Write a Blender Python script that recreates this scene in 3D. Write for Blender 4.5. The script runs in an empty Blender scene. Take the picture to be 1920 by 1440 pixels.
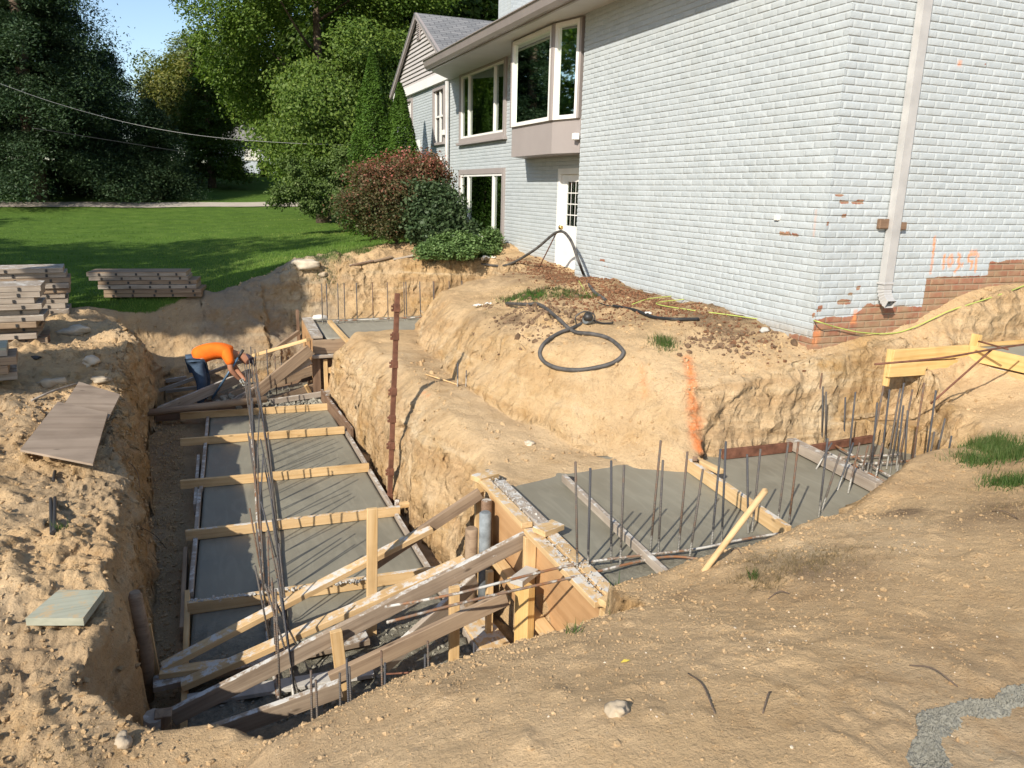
import bpy, bmesh, math, random
import numpy as np
from mathutils import Vector, Matrix
R_ = math.radians
random.seed(7); rng = np.random.default_rng(7)
D = bpy.data; S = bpy.context.scene; COL = S.collection

# ---------------------------------------------------------------- camera
F = 1442.0; CZ = 3.2
V1 = (365.0, 345.0); VY2 = 447.0
VX2 = 960 - ((V1[1]-720)*(VY2-720) + F*F)/(V1[0]-960)
def _d(px, py): return np.array([px-960.0, -(py-720.0), -F])
_Y = _d(*V1); _Y /= np.linalg.norm(_Y)
_X = _d(VX2, VY2); _X /= np.linalg.norm(_X)
ROT = np.array([_X, _Y, np.cross(_X, _Y)])
CAM = np.array([0, 0, CZ])
cd = D.cameras.new('camera'); cam = D.objects.new('camera', cd); COL.objects.link(cam)
cam.matrix_world = Matrix.Translation((0, 0, CZ)) @ Matrix([list(r) for r in ROT]).to_4x4()
cd.sensor_fit = 'HORIZONTAL'; cd.sensor_width = 36; cd.lens = 36*F/1920
cd.clip_start = 0.05; cd.clip_end = 1500
S.camera = cam
def ray(px, py): v = ROT @ _d(px, py); return v/np.linalg.norm(v)
def Z(px, py, z): r = ray(px, py); return CAM + r*((z-CAM[2])/r[2])
def X(px, py, x): r = ray(px, py); return CAM + r*((x-CAM[0])/r[0])
def Y(px, py, y): r = ray(px, py); return CAM + r*((y-CAM[1])/r[1])

# ---------------------------------------------------------------- world, sun, exposure
SUN_EL, SUN_AZ = 33.0, 40.0                     # light travels towards azimuth 40 deg from +X
W = D.worlds.new('World'); S.world = W; W.use_nodes = True
wn = W.node_tree.nodes; wl = W.node_tree.links
sky = wn.new('ShaderNodeTexSky'); sky.sky_type = 'NISHITA'; sky.sun_disc = False
sky.sun_elevation = R_(SUN_EL); sky.sun_rotation = R_(230); sky.air_density = 1.0; sky.dust_density = 0.6; sky.ozone_density = 1.6
bg = wn['Background']; wl.new(sky.outputs[0], bg.inputs[0]); bg.inputs[1].default_value = 0.135
sl = D.lights.new('sun', 'SUN'); sl.energy = 4.8; sl.angle = R_(0.53); sl.color = (1.0, 0.92, 0.80)
so = D.objects.new('sun', sl); COL.objects.link(so)
ldir = Vector((math.cos(R_(SUN_AZ))*math.cos(R_(SUN_EL)), math.sin(R_(SUN_AZ))*math.cos(R_(SUN_EL)), -math.sin(R_(SUN_EL))))
so.rotation_euler = ldir.to_track_quat('-Z', 'Y').to_euler(); so.location = (-20, -15, 25)
S.view_settings.view_transform = 'Standard'; S.view_settings.look = 'None'
S.view_settings.exposure = 0.48; S.view_settings.gamma = 1.0; S.view_settings.use_curve_mapping = False
S.render.engine = 'CYCLES'
S.cycles.max_bounces = 6; S.cycles.transparent_max_bounces = 8

# ---------------------------------------------------------------- helpers
def tag(o, label=None, cat=None, group=None, kind=None):
    if label: o['label'] = label
    if cat: o['category'] = cat
    if group: o['group'] = group
    if kind: o['kind'] = kind
    return o
def link(name, me, mat=None, parent=None, loc=None):
    o = D.objects.new(name, me); COL.objects.link(o)
    if mat:
        for m in (mat if isinstance(mat, (list, tuple)) else [mat]): me.materials.append(m)
    if parent: o.parent = parent
    if loc is not None: o.location = loc
    return o
def empty(name, loc=(0, 0, 0), rz=0.0):
    o = D.objects.new(name, None); COL.objects.link(o); o.location = loc; o.rotation_euler = (0, 0, rz); o.empty_display_size = .1
    return o
def npmesh(name, V, Fc, k=4):
    """V (n,3), Fc (m,k) -> mesh"""
    me = D.meshes.new(name); V = np.asarray(V, np.float32); Fc = np.asarray(Fc, np.int32)
    me.vertices.add(len(V)); me.vertices.foreach_set('co', V.ravel())
    me.loops.add(Fc.size); me.loops.foreach_set('vertex_index', Fc.ravel())
    me.polygons.add(len(Fc)); me.polygons.foreach_set('loop_start', np.arange(0, Fc.size, k, dtype=np.int32))
    me.update(calc_edges=True); me.validate()
    return me
def smooth(me, on=True): me.polygons.foreach_set('use_smooth', [on]*len(me.polygons)); me.update()
def vattr(me, name, vals):
    a = me.attributes.new(name, 'FLOAT', 'POINT'); a.data.foreach_set('value', np.asarray(vals, np.float32))
def bm_mesh(name, bm):
    me = D.meshes.new(name); bm.to_mesh(me); bm.free(); return me
def bbox(bm, lo, hi, bev=0.0):
    """axis aligned box into bm"""
    r = bmesh.ops.create_cube(bm, size=1.0)
    for v in r['verts']:
        v.co = Vector([lo[i] + (v.co[i]+.5)*(hi[i]-lo[i]) for i in range(3)])
    if bev > 0:
        es = list({e for v in r['verts'] for e in v.link_edges})
        bmesh.ops.bevel(bm, geom=es, offset=bev, segments=1, affect='EDGES')
def boxes(name, lst, mat, parent=None, bev=0.0):
    bm = bmesh.new()
    for lo, hi in lst: bbox(bm, lo, hi, bev)
    return link(name, bm_mesh(name, bm), mat, parent)
def tube(pts, rad, seg=8, name='tube', caps=True):
    """swept tube through pts; rad scalar or list"""
    P = [Vector(p) for p in pts]; n = len(P)
    rad = [rad]*n if not hasattr(rad, '__len__') else rad
    V = []; up = Vector((0.13, 0.21, 1)).normalized()
    for i, p in enumerate(P):
        t = (P[min(i+1, n-1)] - P[max(i-1, 0)]).normalized()
        a = t.cross(up)
        if a.length < 1e-3: a = t.cross(Vector((1, 0, 0)))
        a.normalize(); b = t.cross(a)
        for k in range(seg):
            w = 2*math.pi*k/seg
            V.append(p + a*math.cos(w)*rad[i] + b*math.sin(w)*rad[i])
    Fs = []
    for i in range(n-1):
        for k in range(seg):
            Fs.append((i*seg+k, i*seg+(k+1) % seg, (i+1)*seg+(k+1) % seg, (i+1)*seg+k))
    if caps:
        Fs.append(tuple(range(seg))[::-1]); Fs.append(tuple((n-1)*seg+k for k in range(seg)))
    me = D.meshes.new(name); me.from_pydata([tuple(v) for v in V], [], Fs); me.update()
    for p in me.polygons: p.use_smooth = len(p.vertices) == 4
    return me
def catmull(pts, m=8):
    P = [np.array(p, float) for p in pts]; P = [2*P[0]-P[1]] + P + [2*P[-1]-P[-2]]; out = []
    for i in range(1, len(P)-2):
        for k in range(m):
            t = k/m; a, b, c, d = P[i-1:i+3]
            out.append(.5*((2*b)+(c-a)*t+(2*a-5*b+4*c-d)*t*t+(-a+3*b-3*c+d)*t**3))
    out.append(P[-2]); return out
def sweep(name, pts, rad, mat, parent=None, seg=8, m=8):
    return link(name, tube(catmull(pts, m), rad, seg, name), mat, parent)

def frame(A, B, up=(0, 0, 1)):
    A = Vector(A); B = Vector(B); x = (B-A).normalized(); z = Vector(up); z = (z - x*z.dot(x))
    if z.length < 1e-3: z = Vector((0, 1, 0)) - x*x[1]
    z.normalize(); y = z.cross(x)
    M = Matrix((x, y, z)).transposed().to_4x4(); M.translation = A
    return M, (B-A).length
def board(name, A, B, w, h, mat, label=None, cat=None, group=None, up=(0, 0, 1), parent=None, bow=0.0, kink=0.0):
    """a plank from A to B (centre line), w across, h along 'up'. Own mesh, local X along the grain."""
    M, L = frame(A, B, up); bm = bmesh.new(); n = max(1, int(L/.35))
    vs = []
    for i in range(n+1):
        t = i/n; dx = t*L; dz = bow*4*t*(1-t) + random.uniform(-1, 1)*.0016; dy = kink*4*t*(1-t)+random.uniform(-1, 1)*.0016
        vs.append([bm.verts.new((dx, sy*w/2+dy, sz*h/2+dz)) for sy, sz in ((-1, -1), (1, -1), (1, 1), (-1, 1))])
    for i in range(n):
        for k in range(4): bm.faces.new((vs[i][k], vs[i+1][k], vs[i+1][(k+1) % 4], vs[i][(k+1) % 4]))
    bm.faces.new(vs[0]); bm.faces.new(vs[-1][::-1])
    bmesh.ops.recalc_face_normals(bm, faces=bm.faces)
    be = [e for e in bm.edges if e.calc_length() > .2 or len(e.link_faces) == 2 and abs(e.link_faces[0].normal.dot(e.link_faces[1].normal)) < .3]
    be = [e for e in be if len(e.link_faces) == 2 and abs(e.link_faces[0].normal.dot(e.link_faces[1].normal)) < .3]
    bmesh.ops.bevel(bm, geom=be, offset=min(.003, h*.15), segments=1, affect='EDGES')
    o = link(name, bm_mesh(name, bm), mat, parent)
    if parent is None: o.matrix_world = M
    else: o.matrix_local = parent.matrix_basis.inverted() @ M
    return tag(o, label, cat, group)

# noise
def _h(ix, iy, iz, s):
    n = (ix.astype(np.int64)*374761393 + iy.astype(np.int64)*668265263 + iz.astype(np.int64)*2147483647*3 + s*974711) & 0xffffffff
    n = (n ^ (n >> 13))*1274126177 & 0xffffffff; n = (n ^ (n >> 16))*2246822519 & 0xffffffff; n ^= n >> 15
    return (n & 0xffff)/32767.5 - 1
def vn(x, y, z=None, s=0):
    x = np.asarray(x, float); y = np.asarray(y, float); z = np.zeros_like(x) if z is None else np.asarray(z, float)
    xi, yi, zi = np.floor(x), np.floor(y), np.floor(z); fx, fy, fz = x-xi, y-yi, z-zi
    u, v, w = [f*f*(3-2*f) for f in (fx, fy, fz)]
    def c(a, b, d): return _h(xi+a, yi+b, zi+d, s)
    if not fz.any():
        return (c(0,0,0)*(1-u)+c(1,0,0)*u)*(1-v) + (c(0,1,0)*(1-u)+c(1,1,0)*u)*v
    l = (c(0,0,0)*(1-u)+c(1,0,0)*u)*(1-v) + (c(0,1,0)*(1-u)+c(1,1,0)*u)*v
    h = (c(0,0,1)*(1-u)+c(1,0,1)*u)*(1-v) + (c(0,1,1)*(1-u)+c(1,1,1)*u)*v
    return l*(1-w)+h*w
def fbm(x, y, z=None, s=0, o=4, f=1.0, g=.5):
    r = 0; a = 1.0
    for i in range(o):
        r = r + a*vn(np.asarray(x)*f+17.3*i, np.asarray(y)*f-9.1*i, None if z is None else np.asarray(z)*f, s+i); a *= g; f *= 2.03
    return r
def sst(a, b, x): t = np.clip((x-a)/(b-a), 0, 1); return t*t*(3-2*t)

# ---------------------------------------------------------------- materials
class NT:
    def __init__(s, name):
        s.m = D.materials.new(name); s.m.use_nodes = True; s.t = s.m.node_tree; s.n = s.t.nodes; s.l = s.t.links
        s.p = s.n['Principled BSDF']; s.out = s.n['Material Output']
    def a(s, typ, ins=None, **kw):
        nd = s.n.new('ShaderNode'+typ)
        for k, v in kw.items(): setattr(nd, k, v)
        for k, v in (ins or {}).items():
            if isinstance(v, bpy.types.NodeSocket): s.l.new(v, nd.inputs[k])
            else: nd.inputs[k].default_value = v
        return nd
    def co(s, scale=(1, 1, 1), kind='Object', loc=(0, 0, 0)):
        tc = s.a('TexCoord'); mp = s.a('Mapping', {'Vector': tc.outputs[kind], 'Scale': scale, 'Location': loc}); return mp.outputs[0]
    def noise(s, vec, scale, detail=4, rough=.55, dist=0): return s.a('TexNoise', {'Vector': vec, 'Scale': scale, 'Detail': detail, 'Roughness': rough, 'Distortion': dist}).outputs[0]
    def ramp(s, f, stops):
        r = s.a('ValToRGB', {0: f}); e = r.color_ramp.elements
        while len(e) < len(stops): e.new(.5)
        for i, (p, c) in enumerate(stops): e[i].position = p; e[i].color = (*c, 1) if hasattr(c, '__len__') else (c, c, c, 1)
        return r.outputs[0]
    def mix(s, f, a, b, bt='MIX'):
        nd = s.a('Mix', data_type='RGBA', blend_type=bt)
        for i, v in ((0, f), (6, a), (7, b)):
            if isinstance(v, bpy.types.NodeSocket): s.l.new(v, nd.inputs[i])
            else: nd.inputs[i].default_value = v if (i == 0) else ((*v, 1) if len(v) == 3 else v)
        return nd.outputs[2]
    def math(s, op, a, b=0.0):
        nd = s.a('Math', operation=op)
        for i, v in ((0, a), (1, b)):
            if isinstance(v, bpy.types.NodeSocket): s.l.new(v, nd.inputs[i])
            else: nd.inputs[i].default_value = v
        return nd.outputs[0]
    def attr(s, name): return s.a('Attribute', attribute_name=name).outputs['Fac']
    def bump(s, h, strength, dist, prev=None):
        ins = {'Height': h, 'Strength': strength, 'Distance': dist}
        if prev is not None: ins['Normal'] = prev
        return s.a('Bump', ins).outputs[0]
    def fin(s, col=None, rough=.8, normal=None, spec=.3, metal=0.0):
        for k, v in (('Base Color', col), ('Roughness', rough), ('Normal', normal), ('Specular IOR Level', spec), ('Metallic', metal)):
            if v is None: continue
            if isinstance(v, bpy.types.NodeSocket): s.l.new(v, s.p.inputs[k])
            else: s.p.inputs[k].default_value = (*v, 1) if hasattr(v, '__len__') else v
        return s.m

def m_plain(name, c, rough=.6, spec=.3, metal=0, var=.12, sc=6, bump=0.0):
    t = NT(name); v = t.co(); n = t.noise(v, sc, 5)
    lo = tuple(x*(1-var) for x in c); hi = tuple(min(1, x*(1+var)) for x in c)
    col = t.ramp(n, [(.3, lo), (.7, hi)])
    nm = t.bump(t.noise(v, sc*8, 3), .4, bump) if bump else None
    return t.fin(col, rough, nm, spec, metal)

def m_wood(name, light, dark, splash=0.0, sc=1.0, splashcol=(.55, .54, .50), rough=.75):
    t = NT(name); oi = t.a('ObjectInfo').outputs['Random']
    tc = t.a('TexCoord').outputs['Object']
    off = t.a('CombineXYZ', {0: t.math('MULTIPLY', oi, 31.0), 1: t.math('MULTIPLY', oi, 17.0), 2: oi}).outputs[0]
    v = t.a('VectorMath', {0: tc, 1: off}, operation='ADD').outputs[0]
    mp = t.a('Mapping', {'Vector': v, 'Scale': (1.3*sc, 26*sc, 26*sc)}).outputs[0]
    g = t.noise(mp, 1.0, 5, .6, .6)
    col = t.ramp(g, [(.28, dark), (.5, tuple((a*.6+b*.4) for a, b in zip(light, dark))), (.72, light)])
    kn = t.a('TexVoronoi', {'Vector': t.a('Mapping', {'Vector': v, 'Scale': (2.6, 7, 7)}).outputs[0], 'Scale': 1.0}).outputs['Distance']
    col = t.mix(t.ramp(kn, [(.03, .75), (.10, 0.0)]), col, tuple(x*.35 for x in dark))
    st = t.noise(v, 3.0, 4)
    col = t.mix(t.ramp(st, [(.45, 0.0), (.75, .45)]), col, tuple(x*.55 for x in dark))
    if splash > 0:
        nz = t.a('SeparateXYZ', {0: t.a('TexCoord').outputs['Normal']}).outputs[2]; s1 = t.math('ADD', t.noise(v, 9.0, 8, .75), t.math('MULTIPLY', t.math('MAXIMUM', nz, 0.0), .16)); th = .70-.10*splash
        col = t.mix(t.ramp(s1, [(th, 0.0), (th+.08, .9)]), col, splashcol)
    nm = t.bump(g, .35, .004)
    return t.fin(col, rough, nm, .2)

def m_dirt():
    t = NT('sandy_soil'); v = t.co()
    n1 = t.noise(v, .55, 6, .62, .4); n2 = t.noise(v, 3.2, 8, .7, .3); n3 = t.noise(v, 22, 6, .7); n4 = t.noise(v, 90, 4, .7)
    base = t.ramp(n1, [(.28, (.45, .305, .165)), (.5, (.565, .40, .222)), (.72, (.63, .465, .28))])
    det = t.ramp(n2, [(.22, (.72, .66, .58)), (.45, (.95, .93, .91)), (.78, (1.1, 1.08, 1.05))])
    col = t.mix(1.0, base, det, 'MULTIPLY')
    # darker, damp / topsoil attribute and clay attribute
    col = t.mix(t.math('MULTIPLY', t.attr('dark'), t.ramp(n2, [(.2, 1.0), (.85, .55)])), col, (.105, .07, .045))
    col = t.mix(t.math('MULTIPLY', t.attr('grey'), .85), col, t.mix(n2, (.17, .14, .105), (.33, .28, .21)))
    col = t.mix(t.math('MULTIPLY', t.attr('clay'), t.ramp(n2, [(.3, .9), (.7, .35)])), col, (.40, .235, .08))
    col = t.mix(t.math('MULTIPLY', t.attr('pale'), t.ramp(n2, [(.35, .1), (.6, .8)])), col, (.62, .50, .33))
    sp = t.math('MULTIPLY', t.attr('spray'), t.ramp(n3, [(.34, .3), (.55, .95)])); col = t.mix(sp, col, (.80, .20, .045))
    st = t.noise(t.a('Mapping', {'Vector': v, 'Scale': (.5, .5, 7)}).outputs[0], 1.0, 5, .65, .6)
    col = t.mix(t.math('MULTIPLY', t.attr('steep'), t.ramp(st, [(.42, .0), (.62, .55)])), col, (.36, .215, .10))
    col = t.mix(t.math('MULTIPLY', t.attr('steep'), t.ramp(st, [(.30, .5), (.42, .0)])), col, (.66, .54, .37))
    # small pale pebbles and dark crumbs
    vo = t.a('TexVoronoi', {'Vector': t.co((1, 1, 1)), 'Scale': 30.0, 'Randomness': 1.0})
    peb = t.math('MULTIPLY', t.ramp(vo.outputs['Distance'], [(.13, 1.0), (.2, 0.0)]), t.ramp(t.a('TexWhiteNoise', {'Vector': vo.outputs['Position']}).outputs[0], [(.86, 0.0), (.88, .8)]))
    col = t.mix(t.math('MULTIPLY', peb, .6), col, (.60, .49, .36))
    col = t.mix(t.ramp(n4, [(.30, .5), (.42, 0.0)]), col, (.16, .10, .06))
    # lawn
    gn = t.noise(v, 1.6, 5, .65); gf = t.noise(v, 60, 3, .8)
    g1 = t.ramp(gn, [(.3, (.065, .125, .018)), (.6, (.12, .20, .03)), (.8, (.20, .25, .06))])
    g1 = t.mix(t.ramp(gf, [(.3, .65), (.7, 0.0)]), g1, (.045, .095, .015))
    gr = t.math('SMOOTH_MIN', 1.0, t.math('MAXIMUM', 0.0, t.math('ADD', t.math('MULTIPLY', t.attr('grass'), 2.0), t.math('SUBTRACT', n2, 1.0))))
    gr = t.ramp(t.math('ADD', t.attr('grass'), t.math('MULTIPLY', t.math('SUBTRACT', n2, .5), .7)), [(.42, 0.0), (.56, 1.0)])
    col = t.mix(gr, col, g1)
    n5 = t.noise(v, 7.5, 8, .68, .8)
    n6 = t.ramp(t.noise(v, 13, 7, .72, 1.2), [(.35, 0.0), (.62, 1.0)]); vb = t.a('TexVoronoi', {'Vector': t.a('VectorMath', {0: v, 1: t.a('VectorMath', {0: t.a('TexNoise', {'Vector': v, 'Scale': 6.0}).outputs['Color'], 1: (.12, .12, .12)}, operation='MULTIPLY').outputs[0]}, operation='ADD').outputs[0], 'Scale': 8.0}).outputs['Distance']
    b = t.bump(t.math('MULTIPLY', vb, t.math('ADD', t.math('MULTIPLY', t.attr('steep'), .9), .04)), 1.0, .07); b = t.bump(n5, .35, .025, b); b = t.bump(n6, .55, .022, b); b = t.bump(n3, .9, .02, b); b = t.bump(n4, .8, .007, b)
    return t.fin(col, .95, b, .15)

def m_concrete(name, c=(.212, .198, .150), wet=.45, lump=0.0):
    t = NT(name); v = t.co(); n = t.noise(v, 1.5, 6, .6, .5); f = t.noise(v, 30, 6, .7)
    col = t.ramp(n, [(.3, tuple(x*.82 for x in c)), (.7, tuple(x*1.15 for x in c))])
    w = t.noise(t.co((3, .6, 1)), 3, 4, .5, 1.5)
    col = t.mix(t.ramp(w, [(.5, 0.0), (.62, .30)]), col, tuple(min(1, x*1.35) for x in c))
    rg = t.attr('rough'); col = t.mix(t.math('MULTIPLY', rg, t.ramp(f, [(.35, .75), (.6, 0.0)])), col, tuple(x*.4 for x in c))
    b = t.bump(w, .25, .006); b = t.bump(f, .25, .002, b)
    b = t.bump(t.math('MULTIPLY', t.noise(v, 26, 6, .75), rg), .9, .03, b)
    r = t.ramp(n, [(.3, wet), (.7, min(1, wet+.2))])
    return t.fin(col, r, b, .45)

def m_brick(name):
    """painted brick; UV in metres. attribute 'bare' = paint missing, 'spray' = orange paint, 'dirty'"""
    t = NT(name); uv = t.a('TexCoord').outputs['UV']
    wob = t.a('TexNoise', {'Vector': uv, 'Scale': 9.0, 'Detail': 2.0}).outputs['Color']
    off = t.a('VectorMath', {0: t.a('VectorMath', {0: wob, 1: (.5, .5, .5)}, operation='SUBTRACT').outputs[0], 1: (.006, .006, 0)}, operation='MULTIPLY').outputs[0]
    vv = uv
    def brick(a, b, m):
        k = t.a('TexBrick', {'Vector': vv, 'Color1': (*a, 1), 'Color2': (*b, 1), 'Mortar': (*m, 1), 'Scale': 1.0, 'Mortar Size': .0085, 'Mortar Smooth': .3, 'Bias': 0.0, 'Brick Width': .2032, 'Row Height': .0677})
        k.offset = .5; return k
    p = brick((.37, .405, .415), (.43, .465, .475), (.455, .49, .50)); r = brick((.24, .078, .048), (.32, .12, .075), (.28, .20, .145))
    big = t.noise(t.a('Mapping', {'Vector': uv, 'Scale': (1, 1, 1)}).outputs[0], .8, 4)
    pc = t.mix(t.ramp(big, [(.35, .0), (.7, .30)]), p.outputs[0], (.49, .53, .54))
    str_ = t.noise(t.a('Mapping', {'Vector': uv, 'Scale': (5, .35, 1)}).outputs[0], 1.2, 4)
    pc = t.mix(t.ramp(str_, [(.5, 0.0), (.75, .30)]), pc, (.51, .545, .555))
    stn = t.noise(t.a('Mapping', {'Vector': uv, 'Scale': (2.2, .7, 1)}).outputs[0], 1.0, 6, .7, .5)
    pc = t.mix(t.ramp(stn, [(.52, 0.0), (.75, .28)]), pc, (.36, .37, .345))
    fn = t.noise(uv, 30, 6, .7)
    pc = t.mix(t.ramp(fn, [(.25, .35), (.4, 0.0)]), pc, (.38, .39, .38))
    dn = t.noise(uv, 5, 6, .7)
    rc = t.mix(t.ramp(dn, [(.40, 0.0), (.68, .7)]), r.outputs[0], (.36, .27, .17))
    edge = t.math('ADD', t.attr('bare'), t.math('ADD', t.math('MULTIPLY', t.math('SUBTRACT', fn, .5), .9), t.math('MULTIPLY', t.math('SUBTRACT', t.noise(uv, 11, 4, .7), .5), 1.0)))
    f = t.ramp(edge, [(.47, 0.0), (.53, 1.0)])
    col = t.mix(f, pc, rc)
    col = t.mix(t.math('MULTIPLY', t.attr('dirty'), t.ramp(dn, [(.3, .3), (.7, .9)])), col, (.30, .215, .125))
    sf = t.math('MULTIPLY', t.attr('spray'), t.ramp(fn, [(.30, .3), (.55, .95)])); col = t.mix(sf, col, (.80, .28, .09))
    inv = t.math('SUBTRACT', 1.0, p.outputs[1])
    b = t.bump(inv, .7, .010); b = t.bump(fn, .4, .005, b); b = t.bump(t.noise(uv, 14, 3), .6, .010, b)
    return t.fin(col, t.ramp(f, [(0, .55), (1, .9)]), b, .3)

def m_leaf(name, c1, c2, c3=None, tr=.35, rough=.55):
    t = NT(name); a = t.attr('tint'); v = t.co(); n = t.noise(v, .35, 3)
    x = t.math('ADD', t.math('MULTIPLY', a, .75), t.math('MULTIPLY', n, .3))
    st = [(.15, c1), (.8, c2)] if c3 is None else [(.1, c1), (.6, c2), (.95, c3)]
    col = t.ramp(x, st); t.fin(col, rough, None, .25)
    ts = t.a('BsdfTranslucent', {'Color': t.mix(1.0, col, (1.25, 1.35, .6), 'MULTIPLY')})
    ms = t.a('MixShader', {0: tr, 1: t.p.outputs[0], 2: ts.outputs[0]}); t.l.new(ms.outputs[0], t.out.inputs[0])
    return t.m

def m_rebar():
    t = NT('rebar_steel'); v = t.co(); n = t.noise(v, 14, 6, .7); oi = t.a('ObjectInfo').outputs['Random']
    x = t.math('ADD', n, t.math('MULTIPLY', t.math('SUBTRACT', oi, .5), .5))
    col = t.ramp(x, [(.35, (.08, .08, .085)), (.6, (.14, .12, .10)), (.8, (.19, .10, .055))])
    z = t.a('SeparateXYZ', {0: t.a('TexCoord').outputs['Object']}).outputs[2]
    m = t.math('ADD', z, t.math('MULTIPLY', t.math('SUBTRACT', t.noise(v, 25, 4), .5), .45))
    col = t.mix(t.ramp(m, [(.07, 1.0), (.16, 0.0)]), col, (.55, .53, .48))
    return t.fin(col, .6, t.bump(t.a('TexWave', {'Vector': v, 'Scale': 28.0}, bands_direction='Z').outputs[0], .6, .004), .4, .3)
def m_bar():
    t = NT('crusted_rebar'); v = t.co(); n = t.noise(v, 9, 6, .7)
    col = t.ramp(n, [(.4, (.24, .11, .05)), (.5, (.20, .15, .11)), (.58, (.50, .48, .43))])
    return t.fin(col, .75, t.bump(n, .5, .006), .3)

M = {}
M['dirt'] = m_dirt()
M['conc'] = m_concrete('wet_concrete'); M['conc2'] = m_concrete('setting_concrete', (.25, .235, .185), .6)
M['brick'] = m_brick('painted_brick')
M['pine'] = m_wood('new_pine', (.66, .47, .25), (.47, .29, .12))
M['pine_splash'] = m_wood('new_pine_with_concrete', (.64, .46, .25), (.46, .29, .13), .55)
M['yellow'] = m_wood('yellow_pine', (.72, .50, .22), (.52, .31, .10))
M['old'] = m_wood('weathered_wood', (.36, .265, .175), (.18, .12, .078))
M['old_splash'] = m_wood('weathered_wood_with_concrete', (.37, .29, .21), (.18, .13, .09), .75)
M['grey_wood'] = m_wood('grey_weathered_wood', (.42, .36, .29), (.24, .19, .145), .35)
M['dark_wood'] = m_wood('dark_form_wood', (.24, .155, .10), (.115, .07, .045), .3)
M['ply'] = m_wood('orange_plywood', (.52, .32, .16), (.36, .20, .09), sc=.5)
M['plyd'] = m_wood('brown_plywood', (.36, .285, .215), (.21, .155, .11), .0, sc=.25)
M['slabwood'] = m_wood('green_grey_board', (.40, .40, .31), (.27, .28, .215), .3, splashcol=(.45, .34, .2))
M['handle'] = m_wood('tool_handle', (.62, .43, .23), (.50, .33, .16), sc=.6)
M['spill'] = m_concrete('grey_spill', (.17, .162, .13), .6); M['crust'] = m_concrete('concrete_crust', (.42, .40, .36), .9)
M['rebar'] = m_rebar(); M['bar'] = m_bar()
M['rust'] = m_plain('rusty_steel', (.17, .075, .045), .7, .4, .3, .4, 14, .004)
M['pipe'] = m_plain('grey_blue_pipe', (.17, .19, .20), .75, .3, 0, .45, 12)
M['blue_tool'] = m_plain('blue_painted_steel', (.07, .13, .20), .4, .5, .2, .2)
M['rubber'] = m_plain('dusty_black_rubber', (.075, .07, .065), .6, .4, 0, .5, 9, .002)
M['cable'] = m_plain('black_cable', (.02, .02, .02), .5, .4)
M['cord'] = m_plain('yellow_green_cord', (.40, .47, .11), .5, .4)
M['taupe'] = m_plain('taupe_trim', (.31, .275, .26), .5, .35, 0, .05, 2)
M['white'] = m_plain('white_trim', (.74, .73, .69), .45, .4, 0, .05, 4)
M['gutter'] = m_plain('brown_grey_gutter', (.30, .265, .25), .35, .5, .1, .08, 3)
M['soffit'] = m_plain('white_soffit', (.55, .54, .51), .6, .3, 0, .05, 3)
M['downspout'] = m_plain('cream_downspout', (.42, .41, .395), .45, .5, 0, .12, 5)
M['rag'] = m_plain('dirty_white_cloth', (.66, .62, .56), .9)
M['dark'] = m_plain('dark_hardware', (.03, .028, .026), .5, .5)
M['grey_block'] = m_plain('grey_masonry', (.42, .41, .38), .9, .2, 0, .15, 20, .003)
M['pathm'] = m_plain('pale_path', (.46, .41, .34), .9, .2, 0, .12, 2, .004)
M['stone'] = m_plain('field_stone', (.38, .31, .22), .85, .3, 0, .25, 9, .008)
M['palestone'] = m_plain('pale_stone', (.52, .44, .33), .85, .3, 0, .2, 9, .006)
M['clod'] = m_plain('soil_clod', (.43, .31, .18), .95, .15, 0, .28, 4, .006)
M['darkclod'] = m_plain('dark_soil_clod', (.16, .105, .065), .95, .15, 0, .35, 12, .006)
M['mulch'] = m_plain('bark_mulch', (.17, .085, .045), .9, .2, 0, .6, 30, .01)
M['bark'] = m_plain('tree_bark', (.13, .095, .07), .9, .2, 0, .35, 8, .02)
M['palebark'] = m_plain('pale_bark', (.36, .30, .21), .85, .2, 0, .25, 8, .01)
def m_shingle():
    t = NT('grey_shingles'); uv = t.a('TexCoord').outputs['UV']
    k = t.a('TexBrick', {'Vector': uv, 'Color1': (.17, .175, .18, 1), 'Color2': (.25, .25, .25, 1), 'Mortar': (.06, .06, .065, 1), 'Scale': 1.0, 'Mortar Size': .008, 'Brick Width': .3, 'Row Height': .13})
    n = t.noise(uv, 25, 5, .7); c = t.mix(t.ramp(n, [(.3, .4), (.6, 0.0)]), k.outputs[0], (.11, .11, .115))
    return t.fin(c, .9, t.bump(t.math('SUBTRACT', 1.0, k.outputs[1]), .6, .008), .2)
M['shingle'] = m_shingle()
def m_glass():
    t = NT('window_glass'); fr = t.a('Fresnel', {'IOR': 1.9}).outputs[0]
    gl = t.a('BsdfGlossy', {'Roughness': .02, 'Color': (.85, .95, .88, 1)}); tp = t.a('BsdfTransparent', {'Color': (.42, .55, .46, 1)})
    ms = t.a('MixShader', {0: t.math('ADD', fr, .12), 1: tp.outputs[0], 2: gl.outputs[0]}); t.l.new(ms.outputs[0], t.out.inputs[0]); return t.m
M['glass'] = m_glass()
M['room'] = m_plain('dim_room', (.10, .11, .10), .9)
M['curtain'] = m_plain('pale_curtain', (.55, .60, .50), .8, .2, 0, .1, 3)
M['screen'] = m_plain('insect_screen', (.10, .10, .10), .7, .2, 0, .1, 3)
M['orange_shirt'] = m_plain('orange_shirt', (.85, .16, .015), .8, .2, 0, .08, 12)
M['jeans'] = m_plain('blue_jeans', (.06, .09, .135), .9, .15, 0, .35, 9)
M['skin'] = m_plain('tanned_skin', (.36, .17, .10), .6, .3, 0, .08, 8)
M['glove'] = m_plain('grey_gloves', (.30, .30, .27), .85)
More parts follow.
